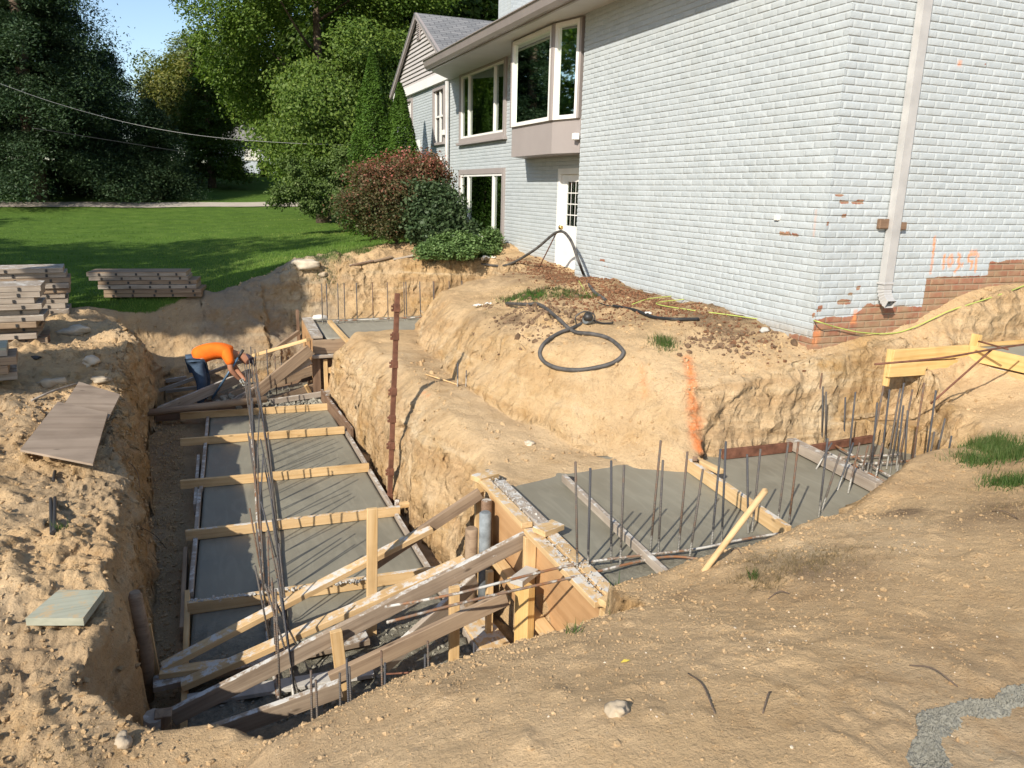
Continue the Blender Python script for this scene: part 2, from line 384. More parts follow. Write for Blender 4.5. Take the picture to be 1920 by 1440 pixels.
M['cap'] = m_plain('dark_cap', (.05, .04, .055), .8)
# ---------------------------------------------------------------- terrain
GP = [(0,-3,1.7),(0,0,1.66),(2.5,0,1.66),(6,0,1.7),(-3,0,1.6),(.1,1.9,1.35),(-.7,1.8,.9),(1.1,1.9,1.52),(2.2,1.9,1.56),(3.5,1.9,1.58),(5.5,2.0,1.6),(9,2,1.65),
 (.1,2.9,.97),(.9,2.9,1.1),(1.5,2.9,1.14),(2.2,3.05,1.16),(3.0,3.2,1.22),(3.8,3.4,1.28),(4.8,3.55,1.3),(6.0,3.8,1.35),(7,3.6,1.5),(1.8,2.4,1.35),(3.2,2.6,1.42),(4.8,2.8,1.5),
 (-.7,2.8,.45),(-1.2,2.5,.60),(-2.2,2.4,.7),(-.62,3.85,.46),(-.5,3.3,.32),(-1.0,3.3,.40),(-1.7,3.3,.46),(-2.6,3.4,.55),(-.85,4.5,.80),(-1.6,4.5,.86),(-2.6,4.7,.95),(-.3,2.9,.46),(-.05,2.9,.76),(-.9,5.2,.76),(-1.6,6,.88),(-.85,6.4,.74),(-.9,7.4,.76),(-1.1,8.5,.84),(-1.8,8,.93),(-1.1,10,.95),(-2.5,10,1.08),(-1.2,11.6,1.08),(-2.4,12,1.2),(-4,6,1.25),(-4,12,1.25),(-8,6,1.4),(-8,12,1.3),
 (-1.2,13.2,1.28),(-.5,13.7,1.38),(.3,14.3,1.46),(1,14.9,1.62),(1.8,15.0,1.85),(2.6,14.8,1.98),(3.6,14.6,2.02),(4.6,14.4,2.0),(5.6,14,2.05),
 (3.4,5.95,1.45),(4.2,5.9,1.62),(3.0,7,1.62),(3.6,6.5,1.74),(4.6,6.6,1.82),(5.1,5.75,1.76),(5.4,6.2,1.86),(5.4,8,1.93),(5.4,10.5,1.96),(4.4,8.5,1.86),(3.2,8.6,1.68),(3.3,10.2,1.66),(4.2,10.5,1.85),(3.6,11.6,1.6),(4.6,11.8,1.9),(5.7,12,1.93),(5.6,13,2.0),
 (5.5,5.65,1.80),(6.2,5.6,1.88),(6.9,5.62,2.05),(7.3,5.66,2.22),(8.2,5.7,2.42),(10,5.7,2.6),(6.4,5.15,1.40),(6.95,5.2,1.42),(6.9,4.6,1.44),(6.6,4.8,1.40),(9,3.4,1.7),(7.0,3.9,1.46),(6.2,4.3,1.34),(7.5,3.9,1.6),(9,3.8,1.7),
 (4,17,2.05),(3,19,1.85),(1,17,1.5),(0,17,1.36),(-2,15,1.3),(-5,15,1.25),(-8,20,1.3),(0,22,1.42),(5,22,1.95),(5.8,18,2.1),(5,28,1.9),(0,28,1.6),(0,38,2.2),(-14,38,2.15),(10,38,2.35),(0,48,3.1),(0,60,4.1),(-25,60,4.1),(25,60,4.2),(0,130,6),(90,90,5),(-90,60,4),(60,0,2.5),(-60,0,1.5),(0,-60,1.5),(200,200,6),(-200,200,6),(200,-200,3),(-200,-200,3)]
GPa = np.array(GP, float)
_dm = np.hypot(GPa[:, None, 0]-GPa[None, :, 0], GPa[:, None, 1]-GPa[None, :, 1]); _cf = np.linalg.solve(_dm+np.eye(len(GP))*-0.15, GPa[:, 2]-2)
def Gh(x, y):
    r = np.full(np.shape(x), 2.0)
    for (px, py, _), c in zip(GP, _cf): r += c*np.hypot(x-px, y-py)
    return np.clip(r, .8, 9)
def psdf(x, y, P):
    d = np.full(x.shape, 1e9); ins = np.zeros(x.shape, bool); n = len(P)
    for i in range(n):
        ax, ay = P[i]; bx, by = P[(i+1) % n]; ex, ey = bx-ax, by-ay
        t = np.clip(((x-ax)*ex+(y-ay)*ey)/(ex*ex+ey*ey), 0, 1)
        d = np.minimum(d, np.hypot(x-ax-t*ex, y-ay-t*ey))
        c = (ay > y) != (by > y)
        if by != ay: ins ^= c & (x < (bx-ax)*(y-ay)/(by-ay)+ax)
    return np.where(ins, -d, d)
T1 = [(-.50, 3.88), (-.36, 3.66), (-.15, 3.50), (.10, 3.42), (2.045, 3.42), (2.045, 5.42), (1.92, 5.6), (1.84, 7.0), (1.76, 9.5), (1.72, 12.1), (1.55, 12.3), (1.45, 13.0), (.6, 13.05), (-.45, 12.8), (-.78, 12.0), (-.72, 9.5), (-.56, 7.6), (-.50, 6.2), (-.54, 5)]
T2 = [(1.7, 3.58), (3.0, 3.62), (4.0, 3.84), (5.0, 4.28), (5.9, 4.35), (6.15, 4.85), (5.95, 5.42), (5.2, 5.48), (4.1, 5.46), (3.9, 5.16), (1.7, 5.18)]
T3 = [(1.4, 11.9), (1.4, 13.85), (4.9, 13.75), (4.9, 12.0)]
BEN = [(1.6, 4.9), (1.6, 12.4), (3.2, 12.4), (2.9, 10.5), (2.62, 8.6), (2.72, 7.2), (2.95, 6.2), (3.3, 5.7), (3.7, 4.9)]
LAWN = [(-400, 13.0), (-3, 13.5), (-1.5, 13.5), (-.5, 14.0), (.3, 14.35), (1.0, 15.0), (1.5, 15.5), (2.2, 16.1), (3.0, 16.2), (4.2, 16.4), (6.0, 16.6), (60, 17), (400, 20), (400, 400), (-400, 400)]
def height(x, y, full=False):
    g = Gh(x, y)
    lawn = sst(.25, -.25, psdf(x, y, LAWN))
    near = sst(30, 16, np.hypot(x, y-6))
    wx = x + .07*fbm(x, y, s=11, f=1.3, o=3)*near; wy = y + .07*fbm(x, y, s=31, f=1.3, o=3)*near
    ed = .018*fbm(x, y, s=5, f=3, o=2)
    h = g + .05*fbm(x, y, s=2, f=.7, o=3)*(1-.3*lawn)
    loose = sst(-.3, -.9, x)*sst(14, 12, y)
    h += (1-lawn)*near*((.012+.018*sst(3.0, 3.8, y))*fbm(x, y, s=3, f=2.3, o=5, g=.55) + loose*.065*np.abs(fbm(x, y, s=8, f=3.1, o=5, g=.65)))
    h += (1-lawn)*near*.02*np.maximum(0, fbm(x, y, s=14, f=9, o=3)-.25)
    farbank = sst(13.6, 14.4, y)*sst(17, 15.5, y)*(1-lawn); h += farbank*.10*fbm(x, y, s=18, f=1.8, o=5, g=.6)
    # dark mounds
    for mx, my, mr, mh in ((3.45, 7.6, .35, .16), (3.6, 8.2, .3, .10), (4.2, 9.4, .4, .09)):
        h += mh*np.exp(-((x-mx)**2+(y-my)**2)/mr**2)*(1+.5*fbm(x, y, s=40, f=7, o=3))
    # bench
    s = psdf(wx, wy, BEN)+ed; wb = .30+.35*sst(7.4, 6.2, y)
    hb = .93+.15*sst(5.6, 7.6, y)+.03*fbm(x, y, s=21, f=2.2, o=4)
    u = np.clip(s/(wb+.12), 0, 1); t = .5*sst(0, 1, u)+.5*np.sqrt(u*(2-u)); h = np.where(hb < h, hb*(1-t)+h*t, h)
    # upper near footing pit
    s = psdf(wx*.15+x*.85, wy*.15+y*.85, T2)+ed*.4; w2 = np.where(y > 4.6, .16+.95*sst(4.2, 3.2, x)*sst(1.9, 2.6, x)+.25*sst(2.6, 1.9, x), .30)
    u = np.clip(s/w2, 0, 1); t = .4*sst(0, 1, u)+.6*np.sqrt(u*(2-u)); h = np.where(h > .85, .85*(1-t)+h*t, h)
    s = psdf(wx, wy, T3)+ed; t = sst(0, 1, s/(.26+.65*sst(13.5, 13.9, y)*sst(4.6, 3.2, x))); h = np.where(h > .85, .85*(1-t)+h*t, h)
    # hollow under the upper form board
    s = psdf(wx, wy, [(5.7, 5.0), (6.5, 5.02), (6.45, 5.42), (5.7, 5.42)])+ed; t = sst(0, 1, s/.12); h = np.where(h > 1.1, 1.1*(1-t)+h*t, h)
    s = psdf(x, y, [(7.08, 3.5), (7.08, 5.45), (11.5, 5.5), (11.5, 3.5)]); t = sst(0, 1, s/.16); h = np.where(h > 1.71, 1.71*(1-t)+h*t, h)
    # main trench
    kw = np.where(x < 0, 1.25, .5); s = psdf(wx*kw+x*(1-kw), wy*kw+y*(1-kw), T1)+ed
    w1 = .20+1.15*sst(12.0, 12.9, y)+.24*(x > 1.0)*sst(5.4, 6.2, y)+.12*(x < 0)*sst(5.0, 6.0, y) + .32*sst(3.6, 3.3, y)*sst(-.1, .3, x)- .07*sst(-.3, -.5, x)*sst(6.2, 4.8, y)
    fl = -.13+.025*fbm(x, y, s=51, f=3, o=4)
    u = np.clip(s/np.where((x > 1.95) & (y < 5.46), .06, w1), 0, 1); t = np.where(y < 12.6, np.sqrt(u*(2-u)), sst(0, 1, u))
    t = np.where(y > 12.9, .75*t+.25*sst(0, 1, s/.35), t)
    h = np.where(fl < h, fl*(1-t)+h*t, h)
    if full: return h, lawn, s
    return h

def axis(core, step, lim):
    a = list(np.arange(core[0], core[1]+1e-6, step)); s = step
    lo = []; v = core[0]
    while v > -lim: s = min(s*1.12, 12); v -= s; lo.append(v)
    s = step; hi = []; v = core[1]
    while v < lim: s = min(s*1.12, 12); v += s; hi.append(v)
    return np.array(lo[::-1]+a+hi)
XS = axis((-3.2, 8.4), .026, 380); YS = axis((1.2, 16.6), .028, 380)
def dense(A, bands):
    for a, b, st in bands: A = np.concatenate([A[(A < a) | (A > b)], np.arange(a, b, st)])
    return np.sort(A)
XS = dense(XS, [(-1.15, -.5, .011), (1.6, 2.2, .011)]); YS = dense(YS, [(5.1, 5.75, .013)])
GX, GY = np.meshgrid(XS, YS); HH, LW, S1 = height(GX, GY, True)
def H(x, y):
    i = min(max(np.searchsorted(XS, x)-1, 0), len(XS)-2); j = min(max(np.searchsorted(YS, y)-1, 0), len(YS)-2)
    u = (x-XS[i])/(XS[i+1]-XS[i]); v = (y-YS[j])/(YS[j+1]-YS[j])
    return float((HH[j, i]*(1-u)+HH[j, i+1]*u)*(1-v)+(HH[j+1, i]*(1-u)+HH[j+1, i+1]*u)*v)
def T(px, py, off=0.0):
    """where the line of sight through a pixel of the photograph first meets the terrain"""
    r = ray(px, py); t = .8; p = CAM+r*t
    while t < 200:
        q = CAM+r*t
        if q[2] < H(q[0], q[1]): break
        p = q; t += .02+t*.004
    for _ in range(8):
        m = (p+q)/2
        if m[2] < H(m[0], m[1]): q = m
        else: p = m
    return np.array([q[0], q[1], q[2]+off])
GYv, GXv = np.gradient(HH); sl_x = GXv/np.gradient(XS)[None, :]; sl_y = GYv/np.gradient(YS)[:, None]
STEEP = sst(.7, 2.0, np.hypot(sl_x, sl_y))*sst(30, 16, np.hypot(GX, GY-6))*(1-(GX > 1.9)*(GX < 2.3)*(GY < 5.6)*(GY > 3.3))*(1-.55*(GX < 0)*sst(6.5, 5.0, GY))
def blobs(lst):
    a = np.zeros_like(GX)
    for x, y, r, k in lst: a = np.maximum(a, k*np.exp(-((GX-x)**2+(GY-y)**2)/(r*r)))
    return a
def pxblobs(lst): return blobs([(*T(px, py)[:2], r, k) for px, py, r, k in lst])
n_lo = fbm(GX, GY, s=60, f=1.1, o=4); n_mid = fbm(GX, GY, s=61, f=4, o=3)
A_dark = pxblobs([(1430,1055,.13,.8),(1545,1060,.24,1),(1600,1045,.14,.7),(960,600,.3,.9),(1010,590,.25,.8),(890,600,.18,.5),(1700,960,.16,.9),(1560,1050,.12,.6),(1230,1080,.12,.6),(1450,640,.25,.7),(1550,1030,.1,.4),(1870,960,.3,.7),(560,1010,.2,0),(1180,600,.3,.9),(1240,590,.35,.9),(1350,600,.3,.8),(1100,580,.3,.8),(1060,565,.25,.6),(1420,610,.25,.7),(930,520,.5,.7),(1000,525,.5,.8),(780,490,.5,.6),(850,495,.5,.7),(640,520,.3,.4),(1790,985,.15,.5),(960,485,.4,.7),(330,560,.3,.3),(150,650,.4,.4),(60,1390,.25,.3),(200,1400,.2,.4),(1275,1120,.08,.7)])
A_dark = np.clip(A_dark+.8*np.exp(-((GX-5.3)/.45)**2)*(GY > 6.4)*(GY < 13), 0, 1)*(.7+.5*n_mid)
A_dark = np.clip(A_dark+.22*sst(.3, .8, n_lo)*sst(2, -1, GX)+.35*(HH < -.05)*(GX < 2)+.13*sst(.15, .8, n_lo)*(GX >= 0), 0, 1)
A_grey = np.clip(sst(-.4, .3, GX)*sst(2.6, 1.8, GX)*sst(12.5, 13.1, GY)*sst(16.5, 15.6, GY)+.6*sst(-.9, -.2, GX)*sst(-.2, -1, -GX*0+0*GX-.5)*sst(12.5, 13.5, GY)*(GX < 2.4)+.35*sst(.2, .7, -n_lo)*(GX < -.5), 0, 1)
A_clay = np.clip(STEEP*sst(.1, .6, fbm(GX, GY, HH, s=71, f=1.4, o=3)+.2)*.9+1.0*blobs([(5.95,5.5,.4,1),(6.1,5.0,.4,.9)])+STEEP*(GX < -.4)*.45, 0, 1)
A_pale = np.clip(STEEP*.35+.5*blobs([(2.3,9.5,1.0,1),(2.3,7.3,.8,1),(3,6,.8,.6),(1.8,4,.1,0)])+pxblobs([(1480,1040,.3,.8),(1640,1010,.4,.6),(1860,1370,.35,.9),(560,510,.5,.8),(100,760,.35,.8),(150,780,.3,.7),(1560,930,.2,.5),(1550,690,.3,.5)]), 0, 1)*(.8+.4*n_mid)
A_grass = LW.copy()
GRASS_PX = [(1000,553,.26,.9),(960,560,.2,.7),(1060,552,.25,.6),(1100,558,.14,.7),(1245,643,.12,.8),(1860,835,.20,1),(1905,850,.24,1),(1830,865,.14,.8),(1895,905,.16,.7),(1600,905,.10,.8),(1560,935,.09,.8),(1660,900,.09,.7),(1640,910,.08,.7),(1540,965,.07,.7),(1080,1185,.035,.4),(1140,1150,.04,.45),(1410,1085,.04,.4),(258,900,.12,.6),(250,870,.10,.5),(110,995,.06,.4),(262,1010,.05,.4),(600,500,.4,.35),(620,478,.35,.6),(680,470,.4,.6),(150,1425,.03,.3)]
A_grass = np.maximum(A_grass, pxblobs([(a, b, c, d*.8) for a, b, c, d in GRASS_PX]))
spray_w = []
for (a, b) in (((1289, 672), (1297, 712)), ((1297, 712), (1301, 752)), ((1301, 752), (1303, 800)), ((1300, 800), (1306, 845))):
    for k in range(7): spray_w.append((*T(a[0]+(b[0]-a[0])*k/7, a[1]+(b[1]-a[1])*k/7)[:2], .045, .95))
for k in range(6): spray_w.append((*T(1203+k*1.5, 692+k*9)[:2], .03, .5))
for q in ((803,741),(795,736)): spray_w.append((*T(*q)[:2], .03, .4))
A_spray = blobs(spray_w)
def crag(s): return .05*fbm(GX, GY, HH*1.5, s=s, f=2.2, o=5, g=.62)+.05*np.abs(fbm(GX, GY, HH*1.6, s=s+3, f=5.5, o=4, g=.65))-.04
dx = STEEP*crag(81); dy = STEEP*crag(91)
nx, ny = len(XS), len(YS)
Vt = np.stack([GX+dx, GY+dy, HH], -1).reshape(-1, 3)
ii = (np.arange(ny-1)[:, None]*nx+np.arange(nx-1)[None, :]).ravel()
gm = npmesh('ground', Vt, np.stack([ii, ii+1, ii+nx+1, ii+nx], 1)); smooth(gm)
for nme, a in (('dark', A_dark), ('grey', A_grey), ('clay', A_clay), ('pale', A_pale), ('grass', A_grass), ('spray', A_spray), ('steep', STEEP)): vattr(gm, nme, a.ravel())
tag(link('ground', gm, M['dirt']), kind='structure')

# far path across the lawn
pv = []; 
for i, x in enumerate(np.linspace(-34, 16, 60)):
    yc = 38.6+.02*(x+5)+.8*math.sin(x*.08)
    for dyy in (-.95, .95): pv.append((x, yc+dyy, H(x, yc+dyy)+.03))
tag(link('path', npmesh('path', pv, [(2*i, 2*i+2, 2*i+3, 2*i+1) for i in range(59)]), M['pathm']), kind='structure')

# ---------------------------------------------------------------- grass blades, clods, pebbles
def blades(name, pts, hgt, wid, mat, label, kind='stuff', cat='grass', lean=.5, seed=3):
    r = np.random.default_rng(seed); n = len(pts); P = np.array(pts)
    a = r.uniform(0, 2*np.pi, n); h = hgt*r.uniform(.5, 1.25, n); l = h*r.normal(0, lean, n); la = r.uniform(0, 2*np.pi, n)
    dxy = np.stack([np.cos(a), np.sin(a), 0*a], 1)*(wid*r.uniform(.6, 1.3, n))[:, None]
    tip = P+np.stack([np.cos(la)*l, np.sin(la)*l, h], 1)
    V = np.stack([P-dxy, P+dxy, tip], 1).reshape(-1, 3)
    me = npmesh(name, V, np.arange(3*n).reshape(-1, 3), 3); vattr(me, 'tint', np.repeat(np.clip(r.uniform(0, .75, n)+.45*fbm(P[:, 0], P[:, 1], s=77, f=.35, o=4), 0, 1.2), 3))
    return tag(link(name, me, mat), label, cat, None, kind)
M['grass'] = m_leaf('grass_blades', (.07, .14, .016), (.13, .23, .035), (.26, .30, .08), .3)
L_tuft = m_leaf('tuft_grass', (.03, .065, .012), (.07, .125, .028), (.19, .18, .08), .25)
M['drygrass'] = m_leaf('dry_grass', (.16, .12, .06), (.26, .19, .10), (.36, .28, .16), .2)
pts = []
for px, py, r, k in GRASS_PX:
    c = T(px, py); n = int(9000*r*r*4*k) if py > 600 else int(3500*r*r*4*k)
    for _ in range(min(n, 5200)):
        x, y = rng.normal(c[0], r*.55), rng.normal(c[1], r*.55)
        if H(x, y) > .87: pts.append((x, y, H(x, y)-.005))
blades('grass', pts, .07, .003, L_tuft, 'patches of long green grass growing on the edges of the dug soil')
pts = []
while len(pts) < 70000:
    u = rng.random(); y = 13.2+u*u*22; x = rng.uniform(-.30*y-1.0, .30*y+2.5)
    k = int(np.argmin(abs(YS-y))); m = int(np.argmin(abs(XS-x)))
    if LW[k, m] > .45 and not (x > 5.7): pts.append((x, y, HH[k, m]-.01))
blades('lawn_grass', pts, .055, .006, M['grass'], 'mown green lawn grass between the dug trench and the trees', seed=9)
pts = []
for px, py, r, n in [(1440,1095,.07,180),(1400,1080,.06,120),(1545,1050,.15,500),(1440,1050,.12,250),(1480,1065,.12,200),(1540,965,.1,250),(1600,915,.12,300),(1870,950,.2,250),(870,500,.4,500),(960,545,.3,500),(770,495,.3,300),(1450,600,.15,250),(1240,640,.15,220),(1300,600,.3,200),(150,1420,.15,150),(260,880,.15,250),(1090,585,.3,300),(910,590,.3,250),(1420,760,.2,80)]:
    c = T(px, py)
    for _ in range(n): x, y = rng.normal(c[0], r), rng.normal(c[1], r*.6); pts.append((x, y, H(x, y)))
blades('dry_grass', pts, .032, .0018, M['drygrass'], 'dry straw coloured grass roots lying on the bare soil', lean=1.3, cat='dry grass', seed=5)

def lump_proto(seed, sub=1):
    bm = bmesh.new(); bmesh.ops.create_icosphere(bm, subdivisions=sub, radius=1.0)
    V = np.array([v.co for v in bm.verts]); Fc = np.array([[v.index for v in f.verts] for f in bm.faces]); bm.free()
    n = fbm(V[:, 0], V[:, 1], V[:, 2]+seed*3.3, s=seed, f=1.2, o=3)
    V *= (1+.55*n)[:, None]; V *= np.random.default_rng(seed).uniform(.55, 1.15, 3); V[:, 2] *= .8
    return V, Fc
LP = [lump_proto(s) for s in range(12)]
def lumps(name, spots, mat, label, cat, kind='stuff', flat=False):
    VV = []; FF = []; o = 0
    for i, (x, y, z, s) in enumerate(spots):
        V, Fc = LP[i % 12]; a = rng.uniform(0, 6.28); c, q = math.cos(a), math.sin(a)
        W_ = V@np.array([[c, q, 0], [-q, c, 0], [0, 0, 1]])*s+np.array([x, y, z]); VV.append(W_); FF.append(Fc+o); o += len(V)
    me = npmesh(name, np.concatenate(VV), np.concatenate(FF), 3); smooth(me, False)
    return tag(link(name, me, mat), label, cat, None, kind)
def scatter(n, region, size, zoff=.25):
    out = []
    while len(out) < n:
        c = region[int(rng.integers(len(region)))]
        x, y = rng.normal(c[0], c[2]), rng.normal(c[1], c[3]); s = size[0]*(size[1]/size[0])**(rng.random()**2.6)
        if abs(x) < 40: out.append((x, y, H(x, y)+s*zoff, s))
    return out
def okc(l): return [q for q in l if not (q[2] < .12 and -.35 < q[0] < 1.7 and 3.3 < q[1]) and not (q[2] < .97 and 2.0 < q[0] < 6.2 and 3.3 < q[1] < 5.8) and not (q[2] < .97 and 1.6 < q[0] and q[1] > 11.9) and LW[int(np.argmin(abs(YS-q[1]))), int(np.argmin(abs(XS-q[0])))] < .5]
reg = [(-1.4,4.2,.5,.9),(-1.2,6.5,.5,1.2),(-1.2,9,.5,1.2),(-1.1,11,.5,.8),(-1.3,8.4,.25,.4),(-1,3.2,.5,.4),(-.45,7,.12,2),(-.5,10,.12,1.5)]
lumps('soil_clods', okc(scatter(15000, reg, (.003, .024))), M['dirt'], 'crumbled sandy soil clods heaped on the left bank', 'soil clods')
reg = [(.2,2.85,.5,.12),(1.0,2.95,.5,.12),(1.6,3.05,.4,.14),(2.3,3.2,.5,.14),(3.3,3.4,.5,.14),(4.3,3.6,.5,.14),(1,2.2,1,.5),(2.5,2.3,1,.5),(3.5,2.6,.8,.4)]
lumps('loose_soil', okc(scatter(4200, reg, (.003, .014))), M['dirt'], 'loose crumbs of tan soil along the near edge of the trenches', 'loose soil')
reg = [(2.6,5.6,.6,.25),(3.5,5.7,.5,.2),(4.6,5.8,.6,.15),(5.2,5.8,.4,.2),(3.5,8,.8,1),(2.3,8,.3,1.5),(4,6.6,.6,.4),(2.4,14.6,.8,.5),(1,14.8,.6,.6),(-.5,13.8,.4,.4),(6.4,4.8,.4,.4),(7.2,5.5,.5,.1)]
lumps('soil_crumbs', okc(scatter(4200, reg, (.004, .026))), M['dirt'], 'sandy soil crumbs strewn over the middle block of earth', 'soil crumbs')
reg = [(3.45,7.6,.25,.2),(3.6,8.2,.3,.2),(4.2,9.4,.3,.3),(5.0,6.3,.3,.2)]
lumps('dark_soil', okc(scatter(1500, reg, (.008, .04))), M['darkclod'], 'crumbly dark topsoil heaped on the middle block of earth', 'dark soil')
reg = [(5.1,7.5,.2,.9),(5.15,9.3,.2,.8),(5.2,10.8,.25,.5),(4.6,8.4,.3,.6),(5.35,12.2,.3,.5)]
ms = [(x, y, z, s) for x, y, z, s in scatter(5000, reg, (.008, .028), .3) if x < 5.42 or y > 11]
lumps('bark_mulch', ms, M['mulch'], 'reddish brown bark mulch in the bed along the house wall', 'mulch')
reg = [(1.3,1.9,.8,.35),(2.1,1.8,.6,.35),(2.8,2.3,.6,.4),(3.6,2.6,.6,.4),(2.2,2.2,.4,.3)]
reg2 = [(.8,2.0,.9,.4),(1.8,1.9,.8,.4),(2.6,2.2,.8,.4),(3.6,2.6,.8,.4),(1.2,2.6,.8,.2),(4.6,3.0,.6,.3)]
lumps('soil_grains', scatter(8000, reg2, (.002, .0062), .3), M['dirt'], 'fine grains of tan soil covering the near ground', 'soil grains')
lumps('pebbles', scatter(150, reg, (.003, .008), .4), M['palestone'], 'small pale pebbles strewn over the near soil', 'pebbles')
# ---------------------------------------------------------------- concrete slabs
def slab(name, xs, ys, ztop, th, mat, label, rough=None, left=None, amp=.004):
    X_, Y_ = np.meshgrid(xs, ys)
    if left is not None: X_ = X_+left(Y_)*(xs[-1]-X_)/(xs[-1]-xs[0])
    r = rough(X_, Y_) if rough is not None else np.zeros_like(X_)
    Zt = ztop+amp*fbm(X_, Y_, s=90, f=1.5, o=3)+r*.022*fbm(X_, Y_, s=91, f=9, o=4, g=.7)
    m, n = X_.shape; V = np.stack([X_, Y_, Zt], -1).reshape(-1, 3)
    i0 = (np.arange(m-1)[:, None]*n+np.arange(n-1)[None, :]).ravel(); Fs = [tuple(q) for q in np.stack([i0, i0+1, i0+n+1, i0+n], 1)]
    ring = [j for j in range(n)]+[j*n+n-1 for j in range(1, m)]+[(m-1)*n+j for j in range(n-2, -1, -1)]+[j*n for j in range(m-2, 0, -1)]
    b0 = len(V); Vb = V[ring].copy(); Vb[:, 2] = ztop-th; V = np.concatenate([V, Vb]); L = len(ring)
    Fs += [(ring[k], b0+k, b0+(k+1) % L, ring[(k+1) % L]) for k in range(L)]
    me = npmesh(name, V, Fs); smooth(me); vattr(me, 'rough', np.concatenate([r.ravel(), np.zeros(L)]))
    return tag(link(name, me, mat), label, 'concrete footing')
slab('concrete_footing', np.linspace(-.25, 1.62, 60), np.linspace(3.25, 13.3, 300), 0, .11, M['conc'], 'long wet grey concrete footing in the deep left trench',
     rough=lambda x, y: np.clip(sst(5.75, 4.9, y+.25*fbm(x, y, s=7, f=2))*.9+sst(11.15, 11.7, y+.15*fbm(x, y, s=9, f=3))+.25*sst(5.7, 5.2, y), 0, 1), left=lambda y: (np.clip(y, 5, 12)-5.5)*.04)
slab('concrete_footing', np.linspace(2.13, 6.3, 90), np.linspace(3.2, 5.8, 60), .9, .045, M['conc'], 'wet grey concrete footing in the shallow trench running right below the house corner',
     rough=lambda x, y: np.exp(-((y-3.86)/.10)**2)*.9+np.exp(-((y-3.66)/.08)**2)*.6)
slab('concrete_footing', np.linspace(1.75, 5.2, 60), np.linspace(12.08, 13.9, 40), .9, .045, M['conc2'], 'pale grey concrete footing at the far end behind the middle block of earth', rough=lambda x, y: np.exp(-((y-13.45)/.06)**2)*.5)
slab('concrete_footing', np.linspace(7.16, 10.6, 50), np.linspace(3.8, 5.42, 30), 1.76, .05, M['conc2'], 'grey concrete footing behind yellow form boards at the right edge')
# ---------------------------------------------------------------- house
house = empty('brick_house', (5.45, 5.72, 1.85)); tag(house, 'two storey house of pale grey painted brick with large picture windows', 'house')
hinv = Matrix.Translation((-5.45, -5.72, -1.85))
def hp(name, me, mat, parent=house):
    """part given in world coordinates"""
    o = link(name, me, mat, parent)
    if parent is house: o.matrix_parent_inverse = hinv
    else: o.matrix_parent_inverse = (parent.matrix_parent_inverse).inverted() @ hinv if False else Matrix.Identity(4)
    return o
def hbox(name, lst, mat, parent=house, bev=.004):
    bm = bmesh.new()
    for lo, hi in lst: bbox(bm, lo, hi, bev)
    return hp(name, bm_mesh(name, bm), mat, parent)
def wall(name, plane, c, us, zs, holes, mask=None, flip=False):
    """wall in plane X=c ('x', u=y) or Y=c ('y', u=x); holes (u0,u1,z0,z1)"""
    V = []; Fs = []; uv = []
    nu = len(us)
    U, Zz = np.meshgrid(us, zs)
    V = np.stack([np.full_like(U, c), U, Zz], -1) if plane == 'x' else np.stack([U, np.full_like(U, c), Zz], -1)
    for j in range(len(zs)-1):
        for i in range(nu-1):
            uc, zc = (us[i]+us[i+1])/2, (zs[j]+zs[j+1])/2
            if any(a < uc < b and p < zc < q for a, b, p, q in holes): continue
            a = j*nu+i; Fs.append((a, a+1, a+nu+1, a+nu) if not flip else (a, a+nu, a+nu+1, a+1))
    me = npmesh(name, V.reshape(-1, 3), Fs)
    Uf, Zf = U.ravel(), Zz.ravel(); uvl = me.uv_layers.new(name='UV'); li = np.zeros(len(me.loops), np.int32); me.loops.foreach_get('vertex_index', li)
    uvl.data.foreach_set('uv', np.stack([Uf[li], Zf[li]], 1).astype(np.float32).ravel())
    ms = mask(U, Zz) if mask else {}
    for k in ('bare', 'spray', 'dirty'): vattr(me, k, ms.get(k, np.zeros_like(U)).ravel())
    return hp(name, me, M['brick'])
def cuts(a, b, st, ex):
    v = sorted(set([round(q, 4) for q in np.arange(a, b, st)]+[round(b, 4)]+[round(e, 4) for e in ex])); return np.array(v)
# flat patches given as (u, z, ru, rz, strength)
def patches(U, Zz, lst):
    a = np.zeros_like(U)
    for u, z, ru, rz, k in lst: a = np.maximum(a, k*np.clip(1.5-np.maximum(abs(U-u)/ru, abs(Zz-z)/rz), 0, 1))
    return a
def strokes(U, Zz, segs, w):
    a = np.zeros_like(U)
    for (u0, z0), (u1, z1), k in segs:
        t = np.clip(((U-u0)*(u1-u0)+(Zz-z0)*(z1-z0))/max(1e-6, (u1-u0)**2+(z1-z0)**2), 0, 1)
        a = np.maximum(a, k*sst(w*1.35, w*.5, np.hypot(U-u0-t*(u1-u0), Zz-z0-t*(z1-z0))))
    return a
WB = 5.72
def Bp(px, py): p = Y(px, py, WB); return (p[0], p[2])
def Ap(px, py): p = X(px, py, 5.45); return (p[1], p[2])
BARE_B = [(1605,380,.07,.012,.9),(1612,378,.05,.02,.9),(1583,379,.06,.016,.9),(1572,366,.06,.010,.8),(1582,404,.03,.022,.9),(1551,421,.02,.03,.7),(1582,566,.09,.028,.9),(1594,551,.03,.018,.9),(1609,540,.025,.022,.9),(1536,578,.03,.03,.9),(1657,405,.13,.035,0),(1799,119,.022,.018,0),(1846,121,.012,.02,.7),(1780,571,.02,.02,.5)]
